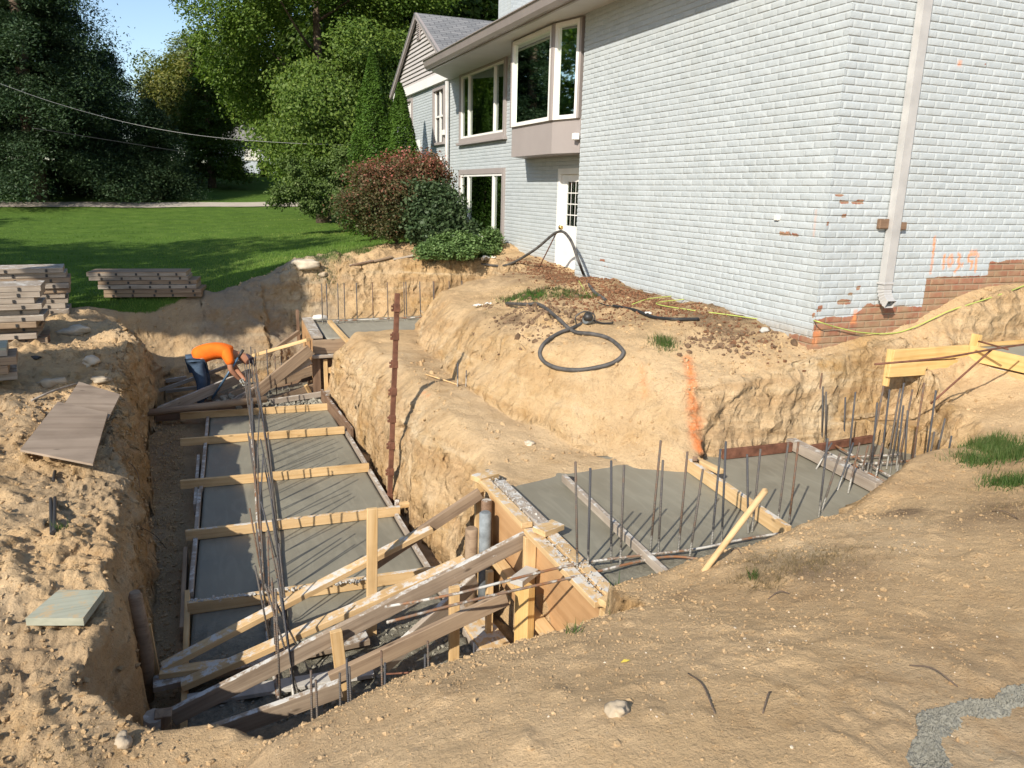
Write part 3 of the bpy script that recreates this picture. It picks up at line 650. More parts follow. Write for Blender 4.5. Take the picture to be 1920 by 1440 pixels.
def maskB(U, Zz):
    n = fbm(U, Zz, s=44, f=5, o=3)
    bp = patches(U, Zz, [(*Bp(a, b), c, d, k) for a, b, c, d, k in BARE_B])
    # unpainted base: stepped line following the old ground level
    P = [Bp(*q) for q in ((1528,598),(1560,594),(1600,590),(1625,570),(1660,572),(1728,576),(1732,530),(1735,522),(1790,518),(1850,516),(1852,491),(1990,484))]
    line = np.interp(U, [p[0] for p in P], [p[1] for p in P]); b = sst(.025, -.025, Zz-line+.012*n)
    sg = []
    def st(lst, k=.95):
        for a, c in zip(lst[:-1], lst[1:]): sg.append((Bp(*a), Bp(*c), k))
    st([(1752,446),(1749,476)]); st([(1749,476),(1744,512)], .6)
    st([(1770,478),(1768,502)]); st([(1782,478),(1776,490),(1780,500),(1786,492),(1784,480)], .8)
    st([(1796,476),(1800,482),(1795,489),(1799,497),(1790,509)]); st([(1804,496),(1803,499)], .8)
    st([(1828,476),(1816,478),(1815,488),(1823,492),(1819,504)]); st([(1820,472),(1830,472),(1834,480)], .7); st([(1831,480),(1828,508)], .9)
    spr = strokes(U, Zz, sg, .016)
    sp2 = patches(U, Zz, [(*Bp(1602,592), .02, .05, .9), (*Bp(1600,603), .035, .015, .7), (*Bp(1799,119), .022, .02, .9), (*Bp(1530,628), .05, .05, .55), (*Bp(1526,642), .04, .03, .5)])
    dirty = sst(.16, -.05, Zz-line+.1+.1*n)*.8
    return dict(bare=np.maximum(bp, b), spray=np.maximum(spr, sp2), dirty=np.clip(dirty*sst(.1, -.12, Zz-line), 0, 1))
usB = np.concatenate([np.arange(5.45, 8.8, .0125), np.arange(8.8, 16, .4)]); zsB = np.concatenate([np.arange(1.7, 3.4, .0125), np.arange(3.4, 7.3, .05)])
def zrows(a, b):
    o = []
    for k in range(int(a/.0677)-1, int(b/.0677)+2):
        for q in (-.0125, -.0085, -.0055, .0055, .0085, .0125, .034):
            if a <= k*.0677+q <= b: o.append(k*.0677+q)
    return np.array(o)
def relief(U, Zz):
    row = np.floor(Zz/.0677); off = np.where(row.astype(int) % 2 == 0, .1016, 0); bn = np.floor((U+off)/.2032); xx = U+off-.2032*bn; yy = Zz-.0677*row
    m = np.minimum(np.minimum(xx, .2032-xx), np.minimum(yy, .0677-yy)); k = sst(.0055, .0095, m)
    return k*(.0062+.0022*_h(row, bn, bn*0, 5)+.0012*fbm(U, Zz, s=9, f=14, o=3)*1.0)
def emboss(o, axis_, sgn=-1, rows=False):
    me = o.data; n = len(me.vertices); c = np.zeros(n*3, np.float32); me.vertices.foreach_get('co', c); c = c.reshape(-1, 3)
    u = c[:, 1] if axis_ == 0 else c[:, 0]; c[:, axis_] += sgn*(relief(u, c[:, 2]) if not rows else .0062*sst(.0055, .0095, np.minimum(c[:, 2] % .0677, .0677-c[:, 2] % .0677))); me.vertices.foreach_set('co', c.ravel()); me.update()
zsB = zrows(1.7, 5.25)
emboss(wall('wall', 'y', WB, np.concatenate([np.concatenate([[5.4415], np.arange(5.45, 8.9, .0127)]), np.arange(8.9, 16, .4)]), zsB, [], maskB), 1)
wall('upper_wall', 'y', WB, np.array([5.45, 16]), np.array([5.25, 7.3]), [])
def maskA(U, Zz):
    P = [(1130,488,.045,.02,.75),(1136,500,.05,.02,.5),(1158,500,.04,.015,.45),(1112,500,.03,.012,.4),(1474,438,.05,.022,.8),(1492,441,.03,.015,.7),(1531,592,.03,.03,.8)]
    bp = patches(U, Zz, [(*Ap(a, b), c*2, d, k) for a, b, c, d, k in P]); bp = np.maximum(bp, .9*sst(1.93, 1.86, Zz)*sst(6.2, 5.9, U))
    drip = strokes(U, Zz, [(Ap(1531,393), Ap(1525,445), .35)], .006)
    return dict(bare=bp, spray=drip, dirty=.6*sst(2.02, 1.92, Zz))
emboss(wall('wall', 'x', 5.45, np.concatenate([[5.7115], np.arange(5.722, 10.9, .0225), [10.9]]), zrows(1.6, 5.95), [], maskA, flip=True), 0)
wall('wall', 'y', 10.9, np.array([5.45, 5.8]), np.array([1.5, 6.0]), [], flip=True)     # return of the projecting part
FW = 5.8
HOLES = [(14.88, 17.82, 4.26, 5.80), (14.88, 17.82, 2.13, 3.66), (11.40, 12.40, 1.80, 3.60), (11.45, 12.9, 3.85, 5.62), (19.0, 20.0, 4.35, 5.66), (22.1, 22.75, 4.3, 5.66), (19.0, 20.0, 2.6, 3.6)]
us = cuts(10.9, 24.0, .5, [h[0] for h in HOLES]+[h[1] for h in HOLES]); zs = np.unique(np.round(np.concatenate([zrows(1.4, 5.9), [1.4, 5.9], [h[2] for h in HOLES], [h[3] for h in HOLES]]), 4))
emboss(wall('wall', 'x', FW, us, zs, HOLES, lambda U, Zz: dict(dirty=.6*sst(2.2, 1.9, Zz)), flip=True), 0, rows=True)
wall('wall', 'y', 24.0, np.array([5.8, 15]), np.array([1.4, 5.9]), [])
# window builder: opening on plane X=c, outside towards -X
def picture_window(name, y0, y1, z0, z1, c, splits, trim=.11, sill=True, tr=M['taupe'], reveal=.02, curtain=None, label=None):
    w = hbox(name, [((c-.045, y0-.0, z0-(.0)), (c+.10, y0+trim, z1)), ((c-.045, y1-trim, z0), (c+.10, y1, z1)), ((c-.045, y0+trim, z1-trim), (c+.10, y1-trim, z1)), ((c-.045, y0+trim, z0), (c+.10, y1-trim, z0+trim*.8))], tr)
    a0, a1, b0, b1 = y0+trim, y1-trim, z0+trim*.8, z1-trim; f = .045
    L = [((c-.03, a0, b0), (c+.06, a0+f, b1)), ((c-.03, a1-f, b0), (c+.06, a1, b1)), ((c-.03, a0+f, b0), (c+.06, a1-f, b0+f)), ((c-.03, a0+f, b1-f), (c+.06, a1-f, b1))]
    for s in splits: yy = a0+(a1-a0)*s; L.append(((c-.034, yy-.035, b0+f), (c+.055, yy+.035, b1-f)))
    hbox('frame', L, M['white'], w)
    hbox('pane', [((c+.01, a0+f, b0+f), (c+.016, a1-f, b1-f))], M['glass'], w, 0)
    if sill: hbox('sill', [((c-.10, y0-.06, z0-.06), (c+.02, y1+.03, z0-.003))], tr, w)
    if curtain:
        for (u0, u1) in curtain:
            n = 40; V = []
            for i in range(n+1):
                yy = a0+(a1-a0)*(u0+(u1-u0)*i/n); xx = c+.16+.035*math.sin(i*1.25)
                V += [(xx, yy, b0+.05), (xx, yy, b1)]
            hp('curtain', npmesh('curtain', V, [(2*i, 2*i+2, 2*i+3, 2*i+1) for i in range(n)]), M['curtain'], w)
    return w
for o_ in [picture_window('window', 14.88, 17.82, 4.26, 5.80, FW, (.2, .80), curtain=((.0, .07), (.95, 1))),
           picture_window('window', 14.88, 17.82, 2.13, 3.66, FW, (.2, .80), curtain=((.3, .52), (.9, 1)))]: pass
hbox('window', [((FW-.05, 19.0, 4.35), (FW+.1, 19.08, 5.66)), ((FW-.05, 19.92, 4.35), (FW+.1, 20.0, 5.66)), ((FW-.05, 19.08, 5.58), (FW+.1, 19.92, 5.66)), ((FW-.07, 18.96, 4.29), (FW+.1, 20.04, 4.35))], M['taupe'])
def simple_window(y0, y1, z0, z1, c):
    w = hbox('window', [((c-.05, y0, z0), (c+.12, y0+.07, z1)), ((c-.05, y1-.07, z0), (c+.12, y1, z1)), ((c-.05, y0+.07, z1-.07), (c+.12, y1-.07, z1)), ((c-.08, y0-.04, z0-.06), (c+.12, y1+.04, z0))], M['taupe'])
    m_ = (z0+z1)/2-.05
    hbox('frame', [((c+.0, y0+.07, z0), (c+.05, y0+.12, z1-.07)), ((c, y1-.12, z0), (c+.05, y1-.07, z1-.07)), ((c, y0+.12, m_), (c+.05, y1-.12, m_+.05)), ((c, (y0+y1)/2-.03, z0), (c+.05, (y0+y1)/2+.03, m_)), ((c, (y0+y1)/2-.03, m_+.05), (c+.05, (y0+y1)/2+.03, z1-.07))], M['white'], w)
    hbox('screen', [((c+.055, y0+.12, z0), (c+.06, y1-.12, z1-.07))], M['screen'], w, 0)
D.objects.remove(D.objects['window.002']) if 'window.002' in D.objects else None
simple_window(19.0, 20.0, 4.35, 5.66, FW); simple_window(22.1, 22.75, 4.3, 5.66, FW); simple_window(19.0, 20.0, 2.6, 3.6, FW)
# bay window
bay = hbox('bay_window', [((5.33, 11.62, 3.82), (5.44, 13.32, 4.31))], M['taupe'])
bm = bmesh.new()
def prism(bm, poly, z0, z1):
    lo = [bm.verts.new((x, y, z0)) for x, y in poly]; hi = [bm.verts.new((x, y, z1)) for x, y in poly]; n = len(poly)
    for i in range(n): bm.faces.new((lo[i], lo[(i+1) % n], hi[(i+1) % n], hi[i]))
    bm.faces.new(lo[::-1]); bm.faces.new(hi)
D.objects.remove(bay)
BO = [(5.30, 13.34), (5.30, 11.62), (5.47, 10.98), (5.80, 10.92), (5.80, 13.9)]
prism(bm, BO, 3.80, 4.30); prism(bm, [(x+.01*(x < 5.5), y) for x, y in BO], 5.70, 5.82)
bmesh.ops.recalc_face_normals(bm, faces=bm.faces)
bay = hp('bay_window', bm_mesh('bay_window', bm), M['taupe'])
def facet(p, q, z0, z1, post=True):
    """glazed facet between plan points p and q"""
    P = Vector((*p, 0)); Q = Vector((*q, 0)); x = (Q-P).normalized(); nrm = Vector((x.y, -x.x, 0)); L = (Q-P).length
    def bxp(bm, a, b, za, zb, d0, d1):
        c = []
        for z in (za, zb):
            for (u, d) in ((a, d0), (b, d0), (b, d1), (a, d1)): c.append(bm.verts.new(P+x*u+nrm*d+Vector((0, 0, z))))
        for f in ((3, 2, 1, 0), (4, 5, 6, 7), (0, 1, 5, 4), (1, 2, 6, 5), (2, 3, 7, 6), (3, 0, 4, 7)): bm.faces.new([c[i] for i in f])
    b1 = bmesh.new(); f = .06; e = .05
    for (a, b, za, zb) in ((e, e+f, z0, z1), (L-e-f, L-e, z0, z1), (e+f, L-e-f, z0, z0+f), (e+f, L-e-f, z1-f, z1)): bxp(b1, a, b, za, zb, -.04, .03)
    hp('frame', bm_mesh('frame', b1), M['white'], bay)
    b2 = bmesh.new(); bxp(b2, e+f, L-e-f, z0+f, z1-f, 0, .005); hp('pane', bm_mesh('pane', b2), M['glass'], bay)
    for (a, b) in ((0, e), (L-e, L)):
        b3 = bmesh.new(); bxp(b3, a, b, z0, z1, -.045, .035); hp('mullion', bm_mesh('mullion', b3), M['taupe'], bay)
facet(BO[1], BO[0], 4.302, 5.698); facet(BO[2], BO[1], 4.302, 5.698); facet(BO[0], BO[4], 4.302, 5.698)
V = []
for i in range(31): V += [(5.40+.03*math.sin(i*1.3), 11.7+.5*i/30, 4.32), (5.40+.03*math.sin(i*1.3), 11.7+.5*i/30, 5.69)]
hp('curtain', npmesh('curtain', V, [(2*i, 2*i+2, 2*i+3, 2*i+1) for i in range(30)]), M['curtain'], bay)
# rooms behind the glass
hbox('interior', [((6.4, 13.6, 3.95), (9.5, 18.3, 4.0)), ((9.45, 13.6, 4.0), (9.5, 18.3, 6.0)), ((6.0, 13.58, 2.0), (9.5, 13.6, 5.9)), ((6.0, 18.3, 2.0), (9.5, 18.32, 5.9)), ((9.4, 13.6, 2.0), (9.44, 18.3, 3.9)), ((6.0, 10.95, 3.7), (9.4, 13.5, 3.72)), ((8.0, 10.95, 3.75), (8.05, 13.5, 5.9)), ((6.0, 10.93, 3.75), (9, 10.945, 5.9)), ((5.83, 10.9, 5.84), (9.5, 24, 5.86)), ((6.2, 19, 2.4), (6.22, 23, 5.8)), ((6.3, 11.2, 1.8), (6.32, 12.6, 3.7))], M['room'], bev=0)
lamp = sweep('lamp', [(6.3, 16.05, 4.3), (6.3, 16.05, 4.62)], .02, M['curtain']); D.objects.remove(lamp)
l2 = hp('table_lamp', tube([(6.25, 15.9, 4.42), (6.25, 15.9, 4.66), (6.25, 15.9, 4.66), (6.25, 15.9, 4.92)], [.06, .03, .19, .14], 16, 'table_lamp'), M['curtain'])
hbox('sofa', [((6.35, 15.2, 4.0), (6.9, 16.4, 4.50))], m_plain('sage_upholstery', (.18, .28, .23), .9), bev=.06)
# door
dr = hbox('door', [((FW+.04, 11.49, 1.87), (FW+.09, 12.31, 2.66)), ((FW+.04, 11.49, 3.38), (FW+.09, 12.31, 3.50)), ((FW+.04, 11.49, 2.66), (FW+.09, 11.62, 3.38)), ((FW+.04, 12.12, 2.66), (FW+.09, 12.31, 3.38))], M['white'])
hbox('frame', [((FW-.01, 11.40, 1.80), (FW+.10, 11.485, 3.60)), ((FW-.01, 12.315, 1.80), (FW+.10, 12.40, 3.60)), ((FW-.01, 11.485, 3.505), (FW+.10, 12.315, 3.60)), ((FW-.06, 11.40, 1.80), (FW+.1, 12.40, 1.865))], M['white'], dr)
hbox('pane', [((FW+.06, 11.62, 2.66), (FW+.066, 12.12, 3.38))], M['glass'], dr, 0)
hbox('muntin', [((FW+.045, 11.62, 2.66+.18*k-.008), (FW+.058, 12.12, 2.66+.18*k+.008)) for k in (1, 2, 3)]+[((FW+.043, 11.62+.167*k-.008, 2.66), (FW+.0445, 11.62+.167*k+.008, 3.38)) for k in (1, 2)], M['white'], dr, 0)
hp('handle', tube([(FW+.04, 12.24, 2.62), (FW-.02, 12.24, 2.62)], [.03, .035], 10, 'handle'), m_plain('brass', (.5, .35, .12), .3, .5, 1), dr)
# roof, soffit, gutter
def poly3(name, pts, mat, th=.0, parent=house, uvf=None):
    V = [tuple(p) for p in pts]; me = D.meshes.new(name); me.from_pydata(V, [], [tuple(range(len(V)))]); me.update()
    if uvf:
        u = me.uv_layers.new(name='UV')
        for lp in me.loops: u.data[lp.index].uv = uvf(V[lp.vertex_index])
    o = hp(name, me, mat, parent); return o
ES, EN = 5.5, 17.3
def solid(name, pts, dz, mat, uvf=None):
    bm = bmesh.new(); a = [bm.verts.new(p) for p in pts]; b = [bm.verts.new((p[0], p[1], p[2]-dz)) for p in pts]; n = len(pts)
    bm.faces.new(a); bm.faces.new(b[::-1])
    for i in range(n): bm.faces.new((a[i], b[i], b[(i+1) % n], a[(i+1) % n]))
    bmesh.ops.recalc_face_normals(bm, faces=bm.faces); me = bm_mesh(name, bm)
    if uvf:
        u = me.uv_layers.new(name='UV')
        for lp in me.loops: u.data[lp.index].uv = uvf(me.vertices[lp.vertex_index].co)
    return hp(name, me, mat)
solid('soffit', [(4.95, ES, 5.76), (4.95, EN+.1, 5.76), (5.82, EN+1.35, 5.76), (5.82, 10.92, 5.76), (5.47, 10.92, 5.76), (5.47, ES, 5.76)], .03, M['soffit'])
hbox('fascia', [((4.90, ES, 5.70), (4.948, EN+.06, 5.90))], M['gutter'])
g = bmesh.new()
prof = [(4.90, 5.72), (4.84, 5.72), (4.80, 5.77), (4.775, 5.86), (4.765, 5.885), (4.745, 5.89), (4.745, 5.905), (4.78, 5.905), (4.80, 5.86), (4.83, 5.79), (4.90, 5.74)]
r0 = [g.verts.new((x, ES, z)) for x, z in prof]; r1 = [g.verts.new((x, EN, z)) for x, z in prof]
for i in range(len(prof)): g.faces.new((r0[i], r0[(i+1) % len(prof)], r1[(i+1) % len(prof)], r1[i]))
g.faces.new(r0); g.faces.new(r1[::-1]); bmesh.ops.recalc_face_normals(g, faces=g.faces); hp('gutter', bm_mesh('gutter', g), M['gutter'])
solid('roof', [(4.80, ES, 5.93), (4.80, EN, 5.93), (5.9, EN+1.5, 6.32), (9.4, EN+1.5, 7.6), (9.4, ES, 7.6)], .025, M['shingle'], lambda p: (p[1], (p[0]-4.8)*1.06))
solid('roof', [(9.4, EN+1.5, 7.6), (15, EN+1.5, 5.9), (15, ES, 5.9), (9.4, ES, 7.6)], .025, M['shingle'], lambda p: (p[1], p[0]))
RZ = 7.66; RY = 21.2
solid('roof', [(5.62, 18.30, 5.98), (5.62, RY, RZ), (14, RY, RZ), (14, 18.30, 5.98)], .04, M['shingle'], lambda p: (p[0], (p[1]-18)*1.15))
solid('roof', [(5.62, RY, RZ), (5.62, 24.15, 5.96), (14, 24.15, 5.96), (14, RY, RZ)], .04, M['shingle'], lambda p: (p[0], (p[1]-18)*1.15))
# siding gable: overlapping clapboards
bm = bmesh.new(); z = 5.96
while z < RZ-.08:
    t0 = (z-5.96)/(RZ-5.96); t1 = (z+.105-5.96)/(RZ-5.96); a0, a1 = 18.45+(RY-18.45)*t0, 24.0-(24.0-RY)*t0; b0, b1 = 18.45+(RY-18.45)*min(1, t1), 24.0-(24.0-RY)*min(1, t1)
    v = [bm.verts.new(p) for p in ((5.735, a0, z), (5.735, a1, z), (5.775, b1, z+.105), (5.775, b0, z+.105))]; bm.faces.new(v[::-1])
    w = [bm.verts.new(p) for p in ((5.735, a0, z), (5.735, a1, z), (5.79, a1, z), (5.79, a0, z))]; bm.faces.new(w)
    z += .105
bmesh.ops.recalc_face_normals(bm, faces=bm.faces); hp('siding', bm_mesh('siding', bm), m_plain('taupe_siding', (.45, .42, .40), .6, .3, 0, .05, 2))
hbox('gable_backing', [((5.80, 18.2, 5.86), (5.83, 24.0, 6.0))], M['dark'], bev=0)
hp('frieze', bm_mesh('frieze', (lambda b: (bbox(b, (5.70, 18.3, 5.74), (5.79, 24.05, 5.955)), b)[1])(bmesh.new())), M['white'])
def slopeboard(p, q, w, h, mat, name):
    m_, L = frame(p, q); b = bmesh.new(); bbox(b, (0, -w/2, -h/2), (L, w/2, h/2)); b.transform(m_); return hp(name, bm_mesh(name, b), mat)
slopeboard((5.66, 18.2, 5.88), (5.66, RY, RZ-.06), .06, .13, M['taupe'], 'rake_board'); slopeboard((5.66, 24.2, 5.86), (5.66, RY, RZ-.06), .06, .13, M['taupe'], 'rake_board')
hbox('gable_vent', [((5.715, RY-.14, 7.0), (5.74, RY+.14, 7.46))]+[((5.70, RY-.11, 7.03+.05*k), (5.716, RY+.11, 7.055+.05*k)) for k in range(8)], M['taupe'], bev=0)
# chimney
cx0, cx1, cy0, cy1 = 6.36, 8.6, 16.2, 16.95
us = np.array([cx0, cx1]); cw = []
wall('chimney', 'y', cy0, np.array([cx0, cx1]), np.array([5.5, 9.5]), []); wall('chimney', 'x', cx0, np.array([cy0, cy1]), np.array([5.5, 9.5]), [], flip=True)
wall('chimney', 'y', cy1, np.array([cx0, cx1]), np.array([5.5, 9.5]), [], flip=True)
# downspouts
dsA = Bp(1722, 0); dsB = Bp(1650, 545)
def rect_sweep(name, pts, wx, wy, mat, ribs=False):
    """rectangular pipe through pts lying in a plane Y=const-ish; wx along X, wy along local normal"""
    bm = bmesh.new(); rings = []
    P = [Vector(p) for p in pts]
    for i, p in enumerate(P):
        t = (P[min(i+1, len(P)-1)]-P[max(i-1, 0)]).normalized(); a = Vector((1, 0, 0)); a = (a-t*a.dot(t)).normalized(); b = t.cross(a)
        k = 1.0 if not (ribs and i % 2) else .9
        rings.append([bm.verts.new(p+a*sx*wx/2*k+b*sy*wy/2*k) for sx, sy in ((-1, -1), (1, -1), (1, 1), (-1, 1))])
    for r, q in zip(rings[:-1], rings[1:]):
        for k in range(4): bm.faces.new((r[k], r[(k+1) % 4], q[(k+1) % 4], q[k]))
    bm.faces.new(rings[0]); bmesh.ops.recalc_face_normals(bm, faces=bm.faces)
    return hp(name, bm_mesh(name, bm), mat)
xx = dsB[0]
ds = rect_sweep('downspout', [(xx, WB-.055, 7.2), (xx, WB-.055, 5.0), (xx, WB-.055, 3.6), (xx, WB-.055, 2.36)], .105, .075, M['downspout'])
el = [(xx+.0, WB-.055-.16*(1-math.cos(a)), 2.36-.16*math.sin(a)-.0) for a in np.linspace(0, 1.15, 13)]
e_ = rect_sweep('elbow', el, .11, .08, M['downspout'], True); 
hbox('strap', [((xx-.065, WB-.1, 2.40), (xx+.065, WB-.0, 2.42))], M['downspout'])
hbox('wood_block', [((xx-.17, WB-.05, 2.935), (xx-.055, WB-.004, 3.03)), ((xx+.055, WB-.05, 2.925), (xx+.18, WB-.004, 3.0))], M['dark_wood'], bev=.006)
hp('downspout', tube([(5.72, 18.62, 5.7), (5.72, 18.62, 3.6), (5.72, 18.62, 2.0)], .05, 8, 'downspout'), M['downspout'])
hp('meter_pipe', tube(catmull([(5.70, 19.9, 4.1), (5.62, 19.7, 3.9), (5.62, 19.3, 3.85), (5.62, 18.95, 3.95), (5.70, 18.9, 3.7), (5.70, 18.9, 3.2)], 5), .06, 8, 'meter_pipe'), M['white'])
hbox('wall_box', [((5.70, 18.85, 4.5), (5.79, 19.0, 4.62)), ((5.68, 21.3, 4.2), (5.79, 21.55, 4.5))], M['white'])
hbox('hose_bib', [((5.42, 6.35, 2.98), (5.45, 6.41, 3.03))], M['rag'])
hp('corner_stone', bm_mesh('corner_stone', (lambda b: (bbox(b, (5.36, 10.93, 3.98), (5.45, 11.03, 4.08), .01), b)[1])(bmesh.new())), M['white'])
# ---------------------------------------------------------------- lower footing forms
def lx(y): return -.25+(min(max(y, 5), 12)-5.5)*.04
G_ = 'form boards edging the lower footing'
def fb(A, B, mat, label, w=.04, h=.14): return board('form_board', A, B, w, h, M[mat], label, 'form board', G_)
fb((lx(5.2)-.03, 3.9, -.04), (lx(5.5)-.03, 6.15, -.04), 'pine', 'left edge form board nearest the camera, beside the rough concrete')
fb((lx(6.1)-.03, 6.1, -.04), (lx(8.1)-.03, 8.4, -.04), 'grey_wood', 'grey left edge form board beside the smooth shaded concrete')
fb((lx(8.4)-.03, 8.4, -.04), (lx(11.7)-.03, 11.75, -.04), 'grey_wood', 'far left edge form board ending under the farthest cross board')
fb((lx(6.1)-.09, 5.6, -.04), (lx(6.4)-.09, 7.0, -.04), 'old', 'short dark board doubling the left edge form', .035, .12)
fb((lx(8.4)-.09, 8.0, -.04), (lx(9.4)-.09, 9.6, -.04), 'grey_wood', 'short grey board doubling the left edge form further back', .035, .12)
fb((1.645, 3.8, -.03), (1.655, 7.3, -.03), 'grey_wood', 'right edge form board under the diagonal braces', .04, .13)
fb((1.655, 7.32, -.03), (1.665, 10.1, -.03), 'grey_wood', 'right edge form board along the foot of the earth bank', .04, .13)
fb((1.70, 9.75, .03), (1.58, 11.55, .12), 'dark_wood', 'loose dark board leaning where the right form ends', .04, .20)
# cross boards
CB = [((338,780),(620,762),'pine','farthest of the pale cross boards, next to the piled braces'),
      ((338,829),(646,806),'pine','second farthest pale cross board over the wet footing'),
      ((338,909),(692,876),'pine','third cross board from the far end, pale with dark shadow bars'),
      ((348,1004),(750,957),'pine_splash','cross board touching the upright stake, with a white patch of concrete'),
      ((352,1140),(905,1060),'pine_splash','nearest cross board, crusted with concrete along its top')]
for a, b, mt, lb in CB:
    A = Z(*a, .055); B = Z(*b, .055)
    board('cross_board', A, B, .042, .098, M[mt], lb, 'cross board', 'cross boards spanning the lower footing')
crl = [Z(*q, .105) for q in ((352,1128),(480,1113),(600,1098),(700,1083))]
lumps('concrete_crust', [(*(q+np.array([rng.normal(0, .012), rng.normal(0, .012), 0])), .006+.012*rng.random()**2) for q in catmull(crl, 60)], M['crust'], 'lumpy line of spilled concrete on top of the nearest cross board', 'spilled concrete')

# diagonal braces of the near step form
BR = [((-.42, 4.98, .10), tuple(Z(808,990,.66)), .09, .042, 'pine_splash', 'new pale diagonal brace from the left stakes, splashed white at its foot', 'y'),
      (tuple(Z(700,1058,.42)), (1.93, 5.36, .88), .042, .09, 'old', 'weathered brace lapped under the new pale one, reaching the form top', 'z'),
      ((-.30, 4.78, .07), tuple(Z(872,1050,.60)), .095, .045, 'pine_splash', 'whitish diagonal brace ending at the round posts', 'z'),
      (tuple(Z(322,1345,.10)), (1.97, 4.52, .86), .042, .11, 'old_splash', 'long dark diagonal brace with white top edge nailed to the middle of the step form', 'z'),
      (tuple(Z(352,1392,.10)), tuple(Z(640,1290,.26)), .042, .11, 'old_splash', 'nearest diagonal brace crusted white, starting beside the sawn blocks', 'z'),
      (tuple(Z(620,1275,.26)), tuple(Z(950,1120,.62)), .042, .10, 'old', 'nearest brace continuing up to the corner post of the step form', 'z'),
      ((.95, 4.48, .13), (1.72, 4.85, .42), .04, .13, 'grey_wood', 'short grey board lying low between the two stakes', 'z'),
      (tuple(Z(287,1283,.05)), tuple(Z(690,1195,.06)), .14, .04, 'old_splash', 'flat board lying across the rough concrete, dotted white', 'z'),
      (tuple(Z(300,1262,.09)), tuple(Z(428,1245,.09)), .09, .04, 'pine_splash', 'short pale block under the foot of the braces', 'z'),
      (tuple(Z(350,1315,.02)), tuple(Z(700,1258,.02)), .12, .03, 'crust', 'dark buried plank beside the sawn blocks', 'z')]
for A, B, w, h, mt, lb, _ in BR:
    board('brace_board', A, B, w, h, M[mt], lb, 'brace', 'diagonal braces of the near step form')
SK = [((.98, 5.06, -.1), (1.01, 5.06, 1.0), .075, .035, 'pine', 'tall upright pale stake between the cross boards'),
      ((.67, 4.39, -.05), (.63, 4.39, .50), .075, .035, 'pine', 'pale stake nailed to the nearest brace'),
      ((1.42, 4.43, -.05), (1.42, 4.43, .64), .07, .035, 'pine', 'pale stake left of the round posts'),
      ((-.47, 5.14, -.1), (-.50, 5.16, .33), .05, .035, 'pine', 'short pale stake beside the round stake at the left bank'),
      ((1.78, 4.72, -.1), (1.78, 4.72, .55), .05, .04, 'pine', 'short pale stake behind the long dark brace')]
for A, B, w, h, mt, lb in SK: board('stake', A, B, w, h, M[mt], lb, 'stake', None, up=(0, -1, 0))
def log(name, pts, rad, mat, label, cat, sg=12): return tag(link(name, tube(pts, rad, sg, name), M[mat]), label, cat)
log('round_stake', [(-.52, 4.95, -.1), (-.50, 4.95, .25), (-.53, 4.95, .66), (-.53, 4.95, .69)], [.04, .045, .042, .03], 'old', 'rough round wooden stake with a pale broken top at the left bank', 'stake')
log('round_post', [(1.78, 5.14, -.1), (1.79, 5.16, .68), (1.79, 5.16, .69)], [.052, .05, .04], 'old', 'brown round wooden post behind the step form braces', 'post')
log('round_post', [(1.88, 5.10, -.1), (1.89, 5.13, .81), (1.89, 5.13, .82)], [.05, .048, .036], 'pipe', 'grey blue round post next to the brown one', 'post')
log('round_post', [(1.95, 5.26, -.1), (1.955, 5.28, .84), (1.955, 5.28, .85)], [.045, .045, .036], 'dark_wood', 'rearmost dark round post against the plywood', 'post')
log('sawn_block', [tuple(Z(290,1400,.02)), tuple(Z(288,1342,.26))], [.055, .055], 'grey_wood', 'rounded grey sawn block at the foot of the nearest brace', 'wood block', 9)
board('sawn_block', Z(306,1398,.02), Z(306,1336,.27), .09, .07, M['old'], 'square brown sawn block at the foot of the nearest brace', 'wood block', None, up=(0, -1, 0))

# near step form
sf = empty('step_form', (2.0, 4.4, 0)); tag(sf, 'plywood and lumber step form holding the right footing above the lower one', 'formwork')
def sb(name, A, B, w, h, mt, up=(0, 0, 1)): return board(name, A, B, w, h, M[mt], None, None, None, up, sf)
sf_y0, sf_y1 = 3.42, 5.42
board_inv = None
sb('plywood_panel', (2.035, 3.38, .58), (2.035, 4.52, .58), .018, .66, 'ply'); sb('plywood_panel', (2.035, 4.56, .55), (2.035, 5.40, .55), .018, .72, 'ply')
sb('top_board', (1.985, 3.46, .93), (1.985, 4.50, .93), .085, .040, 'pine_splash'); sb('top_board', (2.085, 3.40, .938), (2.085, 4.62, .938), .085, .040, 'pine_splash')
sb('top_board', (1.965, 4.50, .972), (1.965, 5.42, .972), .085, .040, 'pine_splash'); sb('top_board', (2.065, 4.44, .978), (2.065, 5.30, .978), .095, .040, 'grey_wood')
sb('end_block', (1.90, 5.40, .985), (2.09, 5.47, .985), .12, .045, 'pine_splash'); sb('end_block', (1.99, 4.36, .978), (2.17, 4.43, .978), .12, .04, 'pine_splash'); sb('end_block', (1.97, 3.40, .962), (2.17, 3.47, .962), .10, .04, 'pine')
sb('stud', (1.975, 4.47, .0), (1.975, 4.47, .90), .085, .04, 'pine', (0, 1, 0)); sb('stud', (1.955, 5.46, .05), (1.955, 5.46, .98), .07, .04, 'pine', (0, 1, 0))
sb('waler', (1.97, 3.44, .36), (1.97, 4.42, .36), .085, .06, 'pine'); sb('waler', (1.955, 4.53, .45), (1.955, 5.38, .45), .085, .06, 'pine')
sb('corner_post', (1.87, 4.28, -.05), (1.87, 4.28, .66), .14, .06, 'yellow', (1, .3, 0)); sb('post_cap', (1.80, 4.28, .68), (1.97, 4.40, .68), .10, .045, 'crust')
sb('base_board', (1.74, 5.0, .04), (1.80, 3.95, .04), .22, .03, 'pine_splash'); sb('base_board', (1.70, 5.5, .03), (1.74, 5.05, .03), .2, .03, 'grey_wood')
